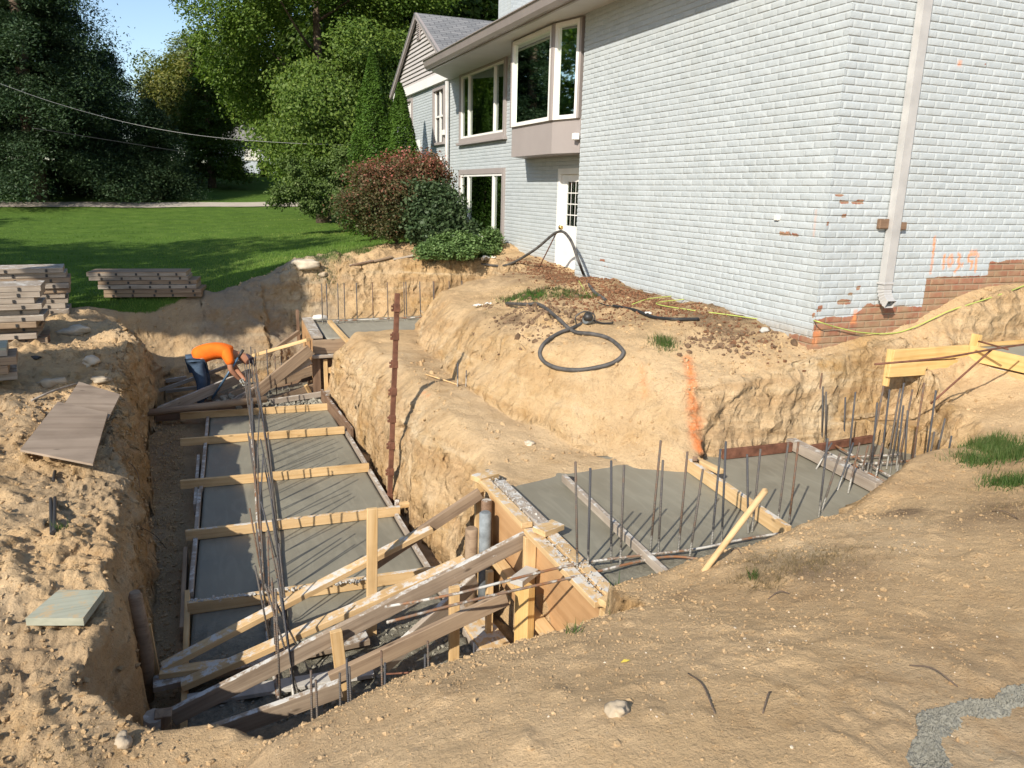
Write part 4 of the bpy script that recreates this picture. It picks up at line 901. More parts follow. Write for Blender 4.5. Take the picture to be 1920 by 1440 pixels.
sb('end_stud', (1.96, 3.40, .45), (1.99, 3.40, .92), .05, .08, 'pine', (0, 1, 0)); sb('end_stud', (2.10, 3.36, .80), (2.16, 3.30, .93), .05, .05, 'pine', (0, 1, 0))
cr = [(2.03+rng.normal(0, .035), 3.5+rng.random()*1.85) for _ in range(330)]
lumps('concrete_crumbs', [(x, y, (.965 if y < 4.45 else 1.0), .0025+.008*rng.random()**3) for x, y in cr], M['crust'], 'grey crumbs of concrete spilled on top of the near step form', 'concrete crumbs')

# far step form
ff = empty('step_form', (1.6, 12.1, 0)); tag(ff, 'far boxed step form of brown plywood under the distant footing', 'formwork')
def fbx(name, A, B, w, h, mt, up=(0, 0, 1)): return board(name, A, B, w, h, M[mt], None, None, None, up, ff)
fbx('top_board', (1.60, 12.0, .94), (1.68, 13.85, .94), .17, .04, 'grey_wood'); fbx('front_board', (1.52, 11.95, .80), (2.32, 11.95, .80), .04, .22, 'old'); fbx('ledge', (1.50, 11.90, .66), (2.05, 11.90, .66), .12, .04, 'grey_wood')
fbx('plywood_panel', (1.55, 12.02, .32), (2.1, 12.02, .32), .02, .7, 'dark_wood'); fbx('plywood_panel', (1.545, 12.03, .40), (1.60, 13.9, .40), .02, 1.0, 'ply')
fbx('stud', (1.56, 11.95, -.05), (1.56, 11.95, .64), .12, .04, 'dark_wood', (0, 1, 0)); fbx('stud', (1.70, 11.93, -.05), (1.70, 11.93, .60), .06, .04, 'pine', (0, 1, 0))
fbx('waler', (1.74, 11.95, .42), (2.1, 11.95, .42), .06, .09, 'pine'); fbx('waler', (1.74, 11.95, .10), (2.1, 11.95, .10), .06, .09, 'pine')
fbx('side_stud', (1.50, 12.4, -.1), (1.50, 12.4, .85), .09, .04, 'ply', (1, 0, 0)); fbx('side_stud', (1.52, 13.85, .1), (1.52, 13.85, 1.1), .05, .05, 'dark_wood', (1, 0, 0))
board('edge_board', (2.35, 12.06, .91), (4.6, 12.10, .91), .04, .05, M['old'], 'thin brown board edging the front of the far footing', 'form board')
board('cross_board', Z(618,603,.97), Z(652,640,.95), .07, .05, M['pine'], 'pale board laid across the far footing near its left end', 'cross board')
board('cross_board', Y(788,585,13.7), Y(820,605,12.6), .07, .05, M['pine_splash'], 'pale board partly hidden at the right end of the far footing', 'cross board')
tag(sweep('plastic_bag', [Z(590,596,.97), Z(600,595,1.0), Z(612,597,.97)], [.05]*17, M['rag']), 'crumpled red and white bag on the corner of the far footing', 'bag')
# far braces
FB = [((255,748),.08,(480,668),.55,.05,.05,'grey_wood','pale slender brace crossing in front of the worker from the left bank'),
      ((470,668),.60,(578,637),.97,.09,.05,'pine','new pale brace reaching the top corner of the far form'),
      ((280,780),.05,(470,700),.30,.05,.15,'grey_wood','wide grey board behind the long pipe'),
      ((440,770),.0,(582,655),.80,.05,.17,'old','wide weathered brace fanning up to the far form'),
      ((420,765),.0,(582,675),.62,.05,.12,'grey_wood','brace lying just under the widest one'),
      ((430,745),.10,(590,693),.40,.05,.15,'old','wide brown board whose end overhangs the far form'),
      ((470,765),.0,(625,712),.22,.05,.10,'old','low brown board in front of the far form'),
      ((520,722),.12,(585,708),.25,.05,.07,'dark_wood','short reddish board behind the low brown one'),
      ((408,768),.03,(630,735),.12,.05,.08,'grey_wood','long flat board just beyond the farthest cross board'),
      ((340,655),.7,(560,605),.98,.05,.05,'dark_wood','x')]
for a, za, b, zb, w, h, mt, lb in FB[:-1]:
    board('brace_board', Z(*a, za), Z(*b, zb), w, h, M[mt], lb, 'brace', 'braces fanned out from the far step form')
board('brace_board', Y(500,665,12.9), Y(560,622,13.2), .06, .06, M['old'], 'slim dark brace rising behind the worker to the far form', 'brace', 'braces fanned out from the far step form')
board('wide_plank', Z(253,782,.02), Z(478,764,.08), .10, .16, M['dark_wood'], 'dark wide plank lying at the left end of the farthest cross board', 'plank')
log('long_pipe', [tuple(Z(248,778,.16)), tuple(Z(380,762,.2)), tuple(Z(500,748,.24))], [.05, .05, .05], 'old', 'long round pole lying across the trench behind the farthest cross board', 'pole')
board('loose_board', Z(262,722,.15), Z(350,708,.2), .05, .06, M['grey_wood'], 'thin loose board beyond the pale slender brace', 'board')
board('loose_board', Z(300,735,.1), Z(410,722,.15), .05, .05, M['grey_wood'], 'second thin board lying by the feet of the worker', 'board')
board('stake', Z(253,768,-.1), Z(243,690,.45), .04, .04, M['rust'], 'rusty stake at the far left corner of the trench', 'stake')
board('short_stake', Z(585,745,.0), Z(573,722,.22), .05, .05, M['pine'], 'short pale stake poking up before the far form', 'stake')
mnd = [(Z(460+rng.normal(0, 22), 757+rng.normal(0, 5), .05)) for _ in range(160)]
lumps('concrete_lumps', [(*p[:2], .06+rng.random()*.08, .015+.045*rng.random()**2) for p in mnd]+[(rng.uniform(.4, 1.6), rng.uniform(11.4, 12.0), .02, .01+.035*rng.random()**2) for _ in range(700)]+[(rng.uniform(-.1, 1.6), rng.uniform(3.9, 5.2), .0, .006+.016*rng.random()**2) for _ in range(900)], M['conc2'], 'rough lumps of fresh concrete at both ends of the lower footing', 'concrete lumps')

# ---------------------------------------------------------------- rebar
def rod_mesh(L, r=.0075, n='rebar_dowel'): return tube([(0, 0, 0), (0, 0, L*.5), (0, 0, L)], r, 7, n)
RM = {}
def dowel(b, t, label, group, r=.0066, name='rebar_dowel'):
    b = Vector(b); t = Vector(t); L = (t-b).length; key = (round(L, 1), r)
    if key not in RM: RM[key] = rod_mesh(key[0], r); RM[key].materials.append(M['rebar'])
    o = D.objects.new(name, RM[key]); COL.objects.link(o); o.location = b; o.rotation_euler = (t-b).to_track_quat('Z', 'Y').to_euler()
    o.scale = (1, 1, L/key[0]); return tag(o, label, 'rebar', group)
def row_x(y, P): return float(np.interp(y, [p[1] for p in P], [p[0] for p in P]))
R1 = [(.28, 4.4), (.28, 5.5), (.34, 7.1), (.41, 8.56), (.54, 11.8)]; R2 = [(.37, 4.39), (.45, 6), (.51, 7.06), (.61, 9.24), (.68, 11.4)]
for i, y in enumerate(np.arange(4.55, 11.7, .24)):
    y += rng.normal(0, .02); x = row_x(y, R1); h = rng.uniform(.68, .80)
    dowel((x, y, -.02), (x+rng.normal(0, .035), y+rng.normal(0, .05), h), 'upright dowel in the left one of the two rows down the lower footing', 'left dowel row of the lower footing')
for i, y in enumerate(np.arange(4.45, 11.6, .24)):
    y += rng.normal(0, .02); x = row_x(y, R2); h = rng.uniform(.72, .86)
    dowel((x, y, -.02), (x-.06+rng.normal(0, .03), y+rng.normal(0, .05), h), 'upright dowel in the right one of the two rows down the lower footing', 'right dowel row of the lower footing')
dowel((.27, 4.36, 0), tuple(Y(517,1105,4.36)), 'nearest tall dowel standing before the diagonal braces', 'nearest tall dowels'); dowel((.40, 4.5, 0), tuple(Y(497,1095,4.55)), 'tall leaning dowel crossing the dark brace', 'nearest tall dowels')
dowel((.50, 4.72, 0), tuple(Y(503,1100,4.7)), 'second leaning dowel close behind the crossing one', 'nearest tall dowels')
def bar(name, pts, r, label, mat='bar'): return tag(sweep(name, pts, r, M[mat], seg=7), label, 'rebar')
bar('lengthwise_rebar', [(x-.01, y, .03+.006*math.sin(y*3)) for x, y in R1], .015, 'concrete crusted bar running along the left dowel row of the lower footing')
bar('lengthwise_rebar', [(x-.01, y, .03+.006*math.sin(y*3)) for x, y in R2], .012, 'concrete crusted bar running along the right dowel row of the lower footing')
for px, py in ((583,1257),(592,1275),(637,1262),(650,1235),(655,1250),(715,1220),(722,1243),(797,1227),(802,1202),(889,1205)):
    t = Z(px, py, .72 if py % 2 else .62); dowel((t[0]+rng.normal(0, .01), t[1]+.02, -.02), t, 'short dowel showing above the near edge of the trench', 'short dowels along the near edge of the lower footing')
DR = [((1083,1078),(1079,866)),((1102,1075),(1107,878)),((1146,1055),(1146,864)),((1163,1060),(1170,872)),((1219,1036),(1239,826)),((1234,1044),(1243,863)),((1272,1034),(1289,847)),((1292,1052),(1318,880)),((1334,1026),(1351,842)),((1353,1018),(1361,828)),((1403,1000),(1401,852)),((1410,998),(1426,842)),((1456,994),(1478,830)),((1478,994),(1497,829)),((1535,970),(1552,822)),((1540,960),(1575,850))]
for b, t in DR:
    B = Z(*b, .9); dowel(B, Y(*t, B[1]+rng.normal(0, .02)), 'upright dowel in the double row along the near side of the right footing', 'dowels along the right footing', .0078)
DC = [((1524,826),(1541,700)),((1541,832),(1543,725)),((1548,835),(1549,735)),((1573,815),(1588,720)),((1582,830),(1585,745)),((1590,870),(1604,735)),((1608,850),(1629,900)),((1625,890),(1657,724)),((1632,893),(1645,755)),((1650,885),(1668,730)),((1662,880),(1688,728)),((1668,892),(1695,718)),((1680,880),(1694,760)),((1680,895),(1711,730)),((1695,895),(1702,770)),((1706,893),(1733,718)),((1733,890),(1755,732)),((1737,892),(1752,810)),((1712,888),(1718,820)),((1748,890),(1772,785)),((1770,888),(1784,818)),((1800,840),(1823,772)),((1612,900),(1628,835)),((1570,920),(1600,830)),((1590,925),(1612,830)),((1640,905),(1655,830)),((1530,880),(1560,830))]
for b, t in DC:
    B = Z(*b, .9); 
    if t[1] > b[1]: continue
    dowel(B, Y(*t, B[1]+rng.normal(0, .05)), 'upright dowel in the dense cluster at the right end of the right footing', 'clustered dowels at the corner of the right footing', .0082)
for px, top in ((603,531),(612,528),(633,530),(645,531),(668,528),(698,526),(726,528),(757,528),(761,529),(787,528),(812,530),(814,532),(842,528),(866,530),(891,530),(922,532),(948,530)):
    t = Y(px, top, 13.42); b = Y(px+4, top+75, 13.45); dowel((b[0]-.02, 13.45, .88), (t[0], 13.42, 1.60), 'upright dowel in the line along the far footing', 'dowels along the far footing', .009)
for pa, pb, pc in (((500,655),(504,700),12.0),((515,665),(516,690),11.9),((478,655),(478,690),12.3),((470,650),(475,700),12.2),((540,668),(541,700),12.4),((527,668),(527,720),12.4)):
    t = Y(*pa, pc); dowel((t[0], pc, 0), t, 'dowel standing among the far braces', 'dowels among the far braces', .008)
HB = [[(725,1167,.93),(900,1122,.95),(1085,1080,.95),(1240,1045,.94),(1330,1050,.93)],[(722,1138,.80),(860,1112,.93),(1085,1057,.96),(1300,1030,.94),(1400,1010,.94),(1560,985,.93)]]
bar('horizontal_rebar', [Z(*q) for q in HB[0]], .0085, 'near rusty bar running over the step form along the right footing')
bar('horizontal_rebar', [Z(*q) for q in HB[1]], .0085, 'second rusty bar running over the step form beside the first')
bar('horizontal_rebar', [Z(*q, .95) for q in ((1330,1062),(1400,1040),(1470,1010),(1560,990),(1610,985))], .008, 'bar fading into the soil right of the tool handle')
for q, lb in (([(1545,845),(1670,908)], 'white crusted bar laid diagonally under the clustered dowels'), ([(1560,832),(1690,905)], 'second diagonal bar under the clustered dowels'), ([(1575,858),(1690,852)], 'short crosswise bar under the clustered dowels'), ([(1600,872),(1730,862)], 'longer crosswise bar under the clustered dowels'), ([(1640,868),(1775,860)], 'rearmost crosswise bar under the clustered dowels')):
    bar('horizontal_rebar', [Z(*p, .95) for p in q], .011, lb)
bar('horizontal_rebar', [(2.0, 13.40, .95), (3.2, 13.44, .95), (4.6, 13.40, .95)], .012, 'pale bar tied along the far dowels')
tag(sweep('tie_wire', [(.9, 4.2, .25), (1.1, 4.05, .3), (1.3, 3.9, .22)], .006, M['rust']), 'thin rusty rod lying behind the short dowels', 'wire')
# cross boards of the right footing
for a, b, w, h, mt, lb in (((1057,896),(1250,1078),.04,.06,'grey_wood','white crusted cross board between the first dowels of the right footing'),
                     ((1292,872),(1478,1000),.045,.11,'pine_splash','pale cross board leading to the tool handle'),
                     ((1482,830),(1650,915),.10,.09,'grey_wood','thick weathered cross board beside the clustered dowels')):
    board('cross_board', Z(*a, .96), Z(*b, .96), w, h, M[mt], lb, 'cross board', 'cross boards of the right footing')
board('form_board', Z(1355,852,.95), Z(1484,838,.95), .04, .09, M['rust'], 'reddish brown board along the back of the right footing', 'form board')
board('form_board', Z(1520,842,.95), Z(1635,822,.95), .04, .07, M['rust'], 'reddish brown board behind the clustered dowels', 'form board')
board('wedge', Z(1305,862,1.0), Z(1352,885,1.0), .06, .04, M['pine'], 'short pale offcut nailed on the second cross board', 'wood offcut')
board('stake', Z(1302,868,.9), Z(1303,860,1.06), .04, .04, M['dark_wood'], 'short dark stake at the back end of the pale cross board', 'stake')
board('offcut', Z(1718,868,.97), Z(1765,872,.97), .08, .05, M['pine'], 'pale offcut at the right end of the right footing', 'wood offcut')
board('offcut', Z(1755,874,.97), Z(1775,895,.97), .05, .06, M['pine'], 'small pale block by the grass at the end of the right footing', 'wood offcut')
# third slab formwork
u0 = Y(1668,668,5.32); u1 = Y(1812,658,5.32); l0 = Y(1664,692,5.32); l1 = Y(1800,684,5.32)
tf = empty('corner_form', (u0[0], 5.32, 1.4)); tag(tf, 'yellow pine form of two stacked boards meeting a long edge board at the upper right', 'formwork')
def tb(name, A, B, w, h, mt, up=(0, 0, 1)): return board(name, A, B, w, h, M[mt], None, None, None, up, tf)
tb('board', (u0[0]+.03, 5.32, u0[2]), (u1[0], 5.32, u1[2]), .04, .125, 'yellow'); tb('board', (l0[0], 5.315, l0[2]-.01), (l1[0], 5.315, l1[2]-.01), .04, .135, 'yellow')
xe = (u1[0]+l1[0])/2+.04
tb('stud', (xe, 5.28, 1.40), (xe+.05, 5.28, 1.93), .045, .09, 'yellow', (0, 1, 0)); tb('end_stud', (u0[0]+.03, 5.345, u0[2]-.3), (u0[0]+.03, 5.345, u0[2]+.06), .03, .06, 'yellow', (0, 1, 0))
e1 = (7.10, 5.30, 1.74); tb('edge_board', e1, (7.16, 3.6, 1.72), .04, .15, 'yellow'); tb('edge_board', (7.12, 5.25, 1.58), (7.18, 3.6, 1.57), .04, .12, 'pine_splash'); tb('back_board', (7.15, 5.46, 1.76), (10.5, 5.5, 1.76), .04, .06, 'yellow')
for pts_, lb in (([(1640,683,1.9),(1760,672,1.95),(1860,655,1.98),(1925,645,1.98)], 'long bar resting on the yellow form boards'), ([(1745,757,1.45),(1860,655,1.98)], 'bar leaning on the yellow form from below'), ([(1835,640,1.9),(1890,655,1.9)], 'short bar lying on the concrete behind the yellow form')):
    bar('steel_bar', [Z(*q) for q in pts_], .009, lb, 'rust')
# rusty post with lugs
pb_, pt_ = np.array([1.70, 7.60, -.15]), Y(745,550,7.62)
sp = empty('steel_post', (1.70, 7.60, -.15)); tag(sp, 'tall rusty steel form post with bolted lugs leaning on the middle bank', 'steel post')
board('shaft', pb_, pt_, .05, .035, M['rust'], up=(0, -1, 0), parent=sp)
for k in range(8):
    t = .06+k*.125; c = pb_+(pt_-pb_)*t; bm = bmesh.new(); bbox(bm, (c[0]-.034, c[1]-.03, c[2]-.035), (c[0]+.03, c[1]+.03, c[2]+.045), .004); bbox(bm, (c[0]-.055, c[1]-.012, c[2]-.03), (c[0]-.034, c[1]+.012, c[2]-.005)); bbox(bm, (c[0]-.055, c[1]-.012, c[2]+.01), (c[0]-.034, c[1]+.012, c[2]+.03))
    o = link('lug', bm_mesh('lug', bm), M['rust'], sp); o.matrix_parent_inverse = Matrix.Translation((-1.70, -7.60, .15))
board('stake', (1.70, 7.25, -.15), (1.71, 7.28, .10), .05, .04, M['dark_wood'], 'small dark stake at the foot of the rusty steel post', 'stake'); board('offcut', (1.72, 7.2, .06), (1.9, 7.2, .07), .06, .05, M['pine'], 'pale offcut wedged between form and bank near the steel post', 'wood offcut')
a_, b_ = T(858,725), T(856,690); dowel((a_[0], a_[1], a_[2]-.03), (a_[0]+.0, a_[1], a_[2]+.27), 'rusty pin standing on the lower bench of the middle bank', None, .009, 'steel_pin'); dowel((a_[0]+.09, a_[1]-.02, a_[2]-.03), (a_[0]+.10, a_[1], a_[2]+.18), 'shorter thin pin beside the rusty one on the bench', None, .006, 'steel_pin')
s0 = T(798,704, .015); s1 = T(860,724, .015); tag(sweep('stick', [s0, (s0+s1)/2, s1], .008, M['pine']), 'pale stick lying on the bench beside the rusty pins', 'stick')

# ---------------------------------------------------------------- left bank objects
def panel_stack(name, ox, oy, z0, rot, L, Wd, n, label, top='grey_wood', th=.075, seed=1, grp='stacked form panels', slant=0.0):
    r = random.Random(seed)
    for k in range(n):
        e = empty('concrete_form', (ox+slant*(n-k), oy, z0+k*th), rot+r.uniform(-.03, .03)); tag(e, label % (('bottom' if k == 0 else 'top' if k == n-1 else 'middle')), 'form panel', grp+' '+name)
        jx, jy = r.uniform(-.06, .06), r.uniform(-.035, .035); h = th-.005; mt = M['grey_wood'] if k == n-1 else M[r.choice(['old', 'grey_wood', 'grey_wood'])]
        bm = bmesh.new(); bbox(bm, (jx, jy+.0, h*.72), (jx+L, jy+Wd, h), .002); face = link('plywood_face', bm_mesh('plywood_face', bm), M[top] if k == n-1 else mt, e)
        bm = bmesh.new(); bbox(bm, (jx, jy, 0), (jx+L, jy+.04, h*.72), .002); bbox(bm, (jx, jy+Wd-.04, 0), (jx+L, jy+Wd, h*.72), .002)
        for q in range(6): bbox(bm, (jx+q*(L-.04)/5, jy+.04, 0), (jx+.04+q*(L-.04)/5, jy+Wd-.04, h*.72))
        link('rib_frame', bm_mesh('rib_frame', bm), mt, e)
        for q in range(5):
            bm = bmesh.new(); xq = jx+L*(.1+.2*q)+r.uniform(-.03, .03); bbox(bm, (xq, jy-.012, h*.15), (xq+.03, jy+.0, h*.75), .002)
            link('bracket', bm_mesh('bracket', bm), M['dark'], e)
panel_stack('a', -4.3, 11.1, 1.16, R_(4), 2.35, .62, 10, '%s form of the large pale stack at the left edge', seed=2)
panel_stack('b', -4.2, 12.7, 1.30, R_(5), 2.35, .62, 9, '%s form of the pale stack behind the large one', seed=3)
panel_stack('c', -1.73, 14.15, 1.36, R_(-7), 1.5, .6, 6, '%s form of the brown stack standing alone before the lawn', top='old', th=.07, seed=4, slant=.045)
panel_stack('d', -4.05, 9.0, 1.12, R_(10), 2.15, .5, 4, '%s form of the low stack cut by the left edge of the photo', top='slabwood', th=.09, seed=5)
for a, lb in ((( -2.6, 11.05, 1.19, 1.9), 'dark timber skid poking out under the large pale stack'),):
    board('skid', (-4.2, 11.25, 1.18), (-1.9, 11.45, 1.20), .09, .09, M['dark_wood'], lb, 'timber')
def sheet(name, pxs, off, th, mat, label, cat):
    P = [T(*q) for q in pxs]
    if name == 'wooden_board': zc = max(p[2] for p in P)-.02; P = [Z(*q, zc) for q in pxs]
    c = sum(P)/len(P); A = np.c_[[p[0] for p in P], [p[1] for p in P], np.ones(len(P))]; k = np.linalg.lstsq(A, np.array([p[2] for p in P]), rcond=None)[0]
    bm = bmesh.new(); zz = max([0]+[H(p[0]+(c[0]-p[0])*s, p[1]+(c[1]-p[1])*s)-(k[0]*(p[0]+(c[0]-p[0])*s)+k[1]*(p[1]+(c[1]-p[1])*s)+k[2]) for p in (P if name != 'wooden_board' else []) for s in (0, .1, .2, .3, .4, .5, .6, .7, .8, .9, 1)])
    top = [bm.verts.new((p[0]-c[0], p[1]-c[1], k[0]*p[0]+k[1]*p[1]+k[2]+zz*1.0+off+.01+th-c[2])) for p in P]; bot = [bm.verts.new((v.co.x, v.co.y, v.co.z-th)) for v in top]; n = len(P)
    bm.faces.new(top); bm.faces.new(bot[::-1])
    for i in range(n): bm.faces.new((top[i], bot[i], bot[(i+1) % n], top[(i+1) % n]))
    bmesh.ops.recalc_face_normals(bm, faces=bm.faces)
    return tag(link(name, bm_mesh(name, bm), mat, None, tuple(c)), label, cat)
sheet('plywood_sheet', [(150,733),(228,764),(204,806),(122,786)], .03, .018, M['plyd'], 'upper brown plywood sheet lying on the left bank', 'plywood')
sheet('plywood_sheet', [(112,782),(205,800),(178,905),(42,874)], .015, .018, M['plyd'], 'lower and larger brown plywood sheet lying on the left bank', 'plywood')
sheet('wooden_board', [(112,1122),(197,1122),(158,1176),(50,1176)], .0, .045, M['slabwood'], 'thick greenish grey board lying on the left bank near the camera', 'board')
def onsoil(px, r, off=.01): return [T(*q, off) for q in px]
tag(sweep('stick', onsoil([(60,760),(100,742),(150,726)], 0, .05), .012, M['grey_wood']), 'thin grey stick lying above the plywood sheets', 'stick')
for q, lb in ((((96,942),(98,1008)), 'left one of the two short dark bars lying on the left bank'), (((104,940),(103,1004)), 'right one of the two short dark bars lying on the left bank'), (((104,890),(101,908)), 'dark bar end sticking out under the lower plywood sheet')):
    tag(sweep('short_bar', onsoil(q, 0, .03), .013, M['dark']), lb, 'bar')
def rock(px, py, s, mat, label, sc=(1.2, 1, .8), name='rock', sink=.25):
    p = T(px, py); V, Fc = lump_proto(int(px) % 97, 3); V = V*np.array(sc)*s; me = npmesh(name, V, Fc, 3); smooth(me)
    return tag(link(name, me, mat, None, (p[0], p[1], p[2]+s*sc[2]*(.6-sink))), label, 'rock')
rock(1157,1338,.042,M['stone'],'tan rock alone on the near soil', (1.1,.9,1.0)); rock(143,624,.13,M['palestone'],'smooth pale boulder beside the stacked panels'); rock(168,682,.10,M['palestone'],'angular pale rock on the crest of the left bank'); rock(92,725,.13,M['stone'],'dull brown rock half buried in shade left of the stick')
rock(992,832,.06,M['palestone'],'white stone embedded in the slope of the middle bank', sink=.5); rock(638,826,.07,M['clod'],'clod of soil lying on the wet lower footing'); rock(1068,800+108,.045,M['dark'],'dark crusted stub at the edge of the right footing', (1,1,1.6))
rock(1433,622,.045,M['grey_block'],'small grey block on the soil before the house corner', (1.5,.9,.8)); rock(578,502,.16,M['palestone'],'pale lumpy boulder at the edge of the lawn', (1.5,1,.9)); rock(230,1393,.045,M['stone'],'pale stone at the bottom left'); rock(188,748,.04,M['stone'],'small tan stone at the corner of the plywood',); rock(190,715,.07,M['stone'],'round tan stone above the plywood sheet')
rock(607,517,.10,M['stone'],'brown clod on the crest near the far dowels'); rock(68,672,.05,M['dark'],'dark scrap lying on the sunlit left bank', (1.6,.8,.6))
p = T(1172,1242, .004); tag(link('leaf', npmesh('leaf', [(p[0]-.022, p[1], p[2]), (p[0], p[1]-.009, p[2]+.004), (p[0]+.024, p[1], p[2]+.002), (p[0], p[1]+.01, p[2]+.005)], [(0, 1, 2, 3)]), m_plain('yellow_leaf', (.62, .48, .08), .7)), 'single yellow leaf on the soil beside the near step form', 'leaf')
# tool handle
h0 = T(1322,1068); h1 = Y(1437,917,h0[1]+.06); d_ = (h1-h0)
tag(link('tool_handle', tube([h0-d_*.15, h0+d_*.5, h0+d_*.98, h0+d_*1.0], [.0165, .018, .019, .010], 14, 'tool_handle'), M['handle']), 'smooth wooden tool handle sticking out of the soil', 'tool handle')
# hoses, cords
HS = []
def groundpath(px, off): return [T(a, b, off) for a, b in px]
hose1 = groundpath([(1012,575),(1045,600),(1075,625),(1110,630),(1140,638),(1162,655),(1168,668),(1150,684),(1115,694),(1080,698),(1045,694),(1020,682),(1012,665),(1022,646),(1045,630),(1075,618),(1100,606)], .022)
tag(sweep('air_hose', groundpath([(950,572),(985,574)], .02)+hose1, .021, M['rubber']), 'thick dusty black hose lying in a loop on the middle bank', 'hose')
top_ = X(1045,435,5.3); arc = [T(862,487,.02), T(905,497,.02), T(950,500,.03), np.array(X(1000,470,5.15)), np.array(top_), np.array(X(1068,447,5.2)), np.array(X(1085,490,5.1)), T(1096,522,.03), T(1112,548,.02), T(1135,565,.02)]
tag(sweep('air_hose', arc, .022, M['rubber']), 'black hose arching up against the white door', 'hose')
tag(sweep('hose_prop', [np.array(X(1043,437,5.32)), T(1008,505,-.02)], .010, M['rust']), 'thin rusty rod propping the arching hose by the door', 'rod')
tag(sweep('black_cable', groundpath([(1150,577),(1190,585),(1225,598),(1260,602),(1310,602)], .02), .02, M['cable']), 'black cable end lying in the bark mulch', 'cable')
tag(sweep('cable_wire', groundpath([(1040,540),(1090,556),(1130,572),(1160,578)], .012), .006, M['cable']), 'thin dark wire trailing across the mulch', 'wire')
tag(sweep('extension_cord', groundpath([(1310,558),(1300,552),(1280,556),(1250,556),(1215,560),(1190,570),(1180,580)], .012)[:0]+groundpath([(1185,573),(1215,563),(1262,557),(1300,550),(1312,558),(1295,562),(1230,571),(1290,583),(1360,592),(1430,602),(1478,608)], .015)+[T(1512,603,.02)], .0055, M['cord']), 'yellow green extension cord looped in the mulch and running to the house corner', 'cord')
cw = [T(1512,603,.02), Y(1530,602,5.66), Y(1570,614,5.67), Y(1620,624,5.67), Y(1680,624,5.66), T(1730,615,.05), T(1775,595,.06), T(1830,577,.06), T(1890,557,.06), T(1945,535,.06)]
tag(sweep('extension_cord', cw, .006, M['cord']), 'yellow green extension cord sagging across the unpainted brick', 'cord')
tag(sweep('garden_string', groundpath([(1085,528),(1092,540),(1100,552)], .015), .006, M['cord']), 'short yellow cord end beside the hose on the mulch', 'cord')
# vibrator / clamp tool lying at the hose
c = T(1096,610); ct = empty('power_tool', tuple(c)); tag(ct, 'small grey engine tool with wire handles lying at the hose loop', 'power tool')
for nm, args, mt in (('housing', ((0, 0, .06), (.09, .02, .07)), 'pipe'), ('motor', ((.03, -.01, .06), (.03, -.02, .13)), 'dark')): 
    o = link(nm, tube([args[0], tuple((np.array(args[0])+args[1])/2), args[1]], [.045, .055, .04], 12, nm), M[mt], ct)
link('handle', tube(catmull([(-.1, 0, .02), (-.12, -.02, .10), (-.03, -.02, .15), (.1, 0, .12), (.13, 0, .02)], 6), .008, 7, 'handle'), M['rubber'], ct); link('lead', tube(catmull([(.1, 0, .05), (.2, -.03, .02), (.32, -.05, .02)], 5), .010, 7, 'lead'), M['cable'], ct)
# rag, twigs near house
def cloth(px, py, s, mat, label):
    p = T(px, py); n = 14; V = []
    for j in range(n+1):
        for i in range(n+1):
            u, v = i/n-.5, j/n-.5; V.append((p[0]+u*s, p[1]+v*s*.7, p[2]+.03+s*.16*float(fbm(np.array(u*5), np.array(v*5), s=int(px), o=3))+.04*s))
    me = npmesh('rag', V, [(j*(n+1)+i, j*(n+1)+i+1, (j+1)*(n+1)+i+1, (j+1)*(n+1)+i) for j in range(n) for i in range(n)]); smooth(me); return tag(link('rag', me, mat), label, 'rag')
cloth(915,488,.30,M['rag'],'crumpled white rag near the juniper'); cloth(895,577,.12,M['rag'],'small dirty white scrap at the far rim of the middle bank'); cloth(915,574,.1,M['rag'],'second small white scrap on the far rim of the middle bank'); cloth(1215,592,.08,M['rag'],'white scrap by the black cable')
board('offcut', T(700,492,.02), T(735,484,.03), .09, .03, M['old'], 'brown offcut at the edge of the lawn', 'wood offcut'); board('offcut', T(738,488,.02), T(775,482,.03), .1, .03, M['grey_wood'], 'grey offcut beside the brown one at the lawn edge', 'wood offcut'); board('offcut', T(655,500,.02), T(700,494,.05), .07, .03, M['dark_wood'], 'dark offcut poking out of the soil at the lawn edge', 'wood offcut')
# spilled concrete, bottom right
sp_ = groundpath([(1940,1300),(1900,1310),(1850,1328),(1800,1332),(1765,1345),(1745,1375),(1740,1410),(1745,1445),(1750,1480)], 0); path_ = catmull(sp_, 12); sl_ = []
for q in path_:
    for _ in range(60): a = rng.uniform(0, 6.28); r = rng.random()**.6*(.042+.014*math.sin(q[0]*31)); x, y = q[0]+math.cos(a)*r, q[1]+math.sin(a)*r; sl_.append((x, y, H(x, y), .004+.007*rng.random()))
lumps('spilled_concrete', sl_, M['spill'], 'trail of spilled wet grey concrete curving across the near soil', 'spilled concrete')
tw = [((1370,1035),(1390,1040)),((1705,1250),(1795,1290)),((1440,1125),(1480,1115)),((1860,960),(1910,975)),((1430,1340),(1445,1300)),((960,640),(985,655)),((1330,980),(1352,985)),((245,870),(262,915)),((255,985),(312,1030)),((1290,1265),(1340,1340))]
for i, (a, b) in enumerate(tw):
    A, B = T(*a, .006), T(*b, .006); m_ = (A+B)/2+np.array([.02, .02, .012])
    tag(sweep('twig', [A, m_, B], .0028, M['bark']), 'thin dark twig or root lying on the bare soil', 'twig', 'twigs on the soil')
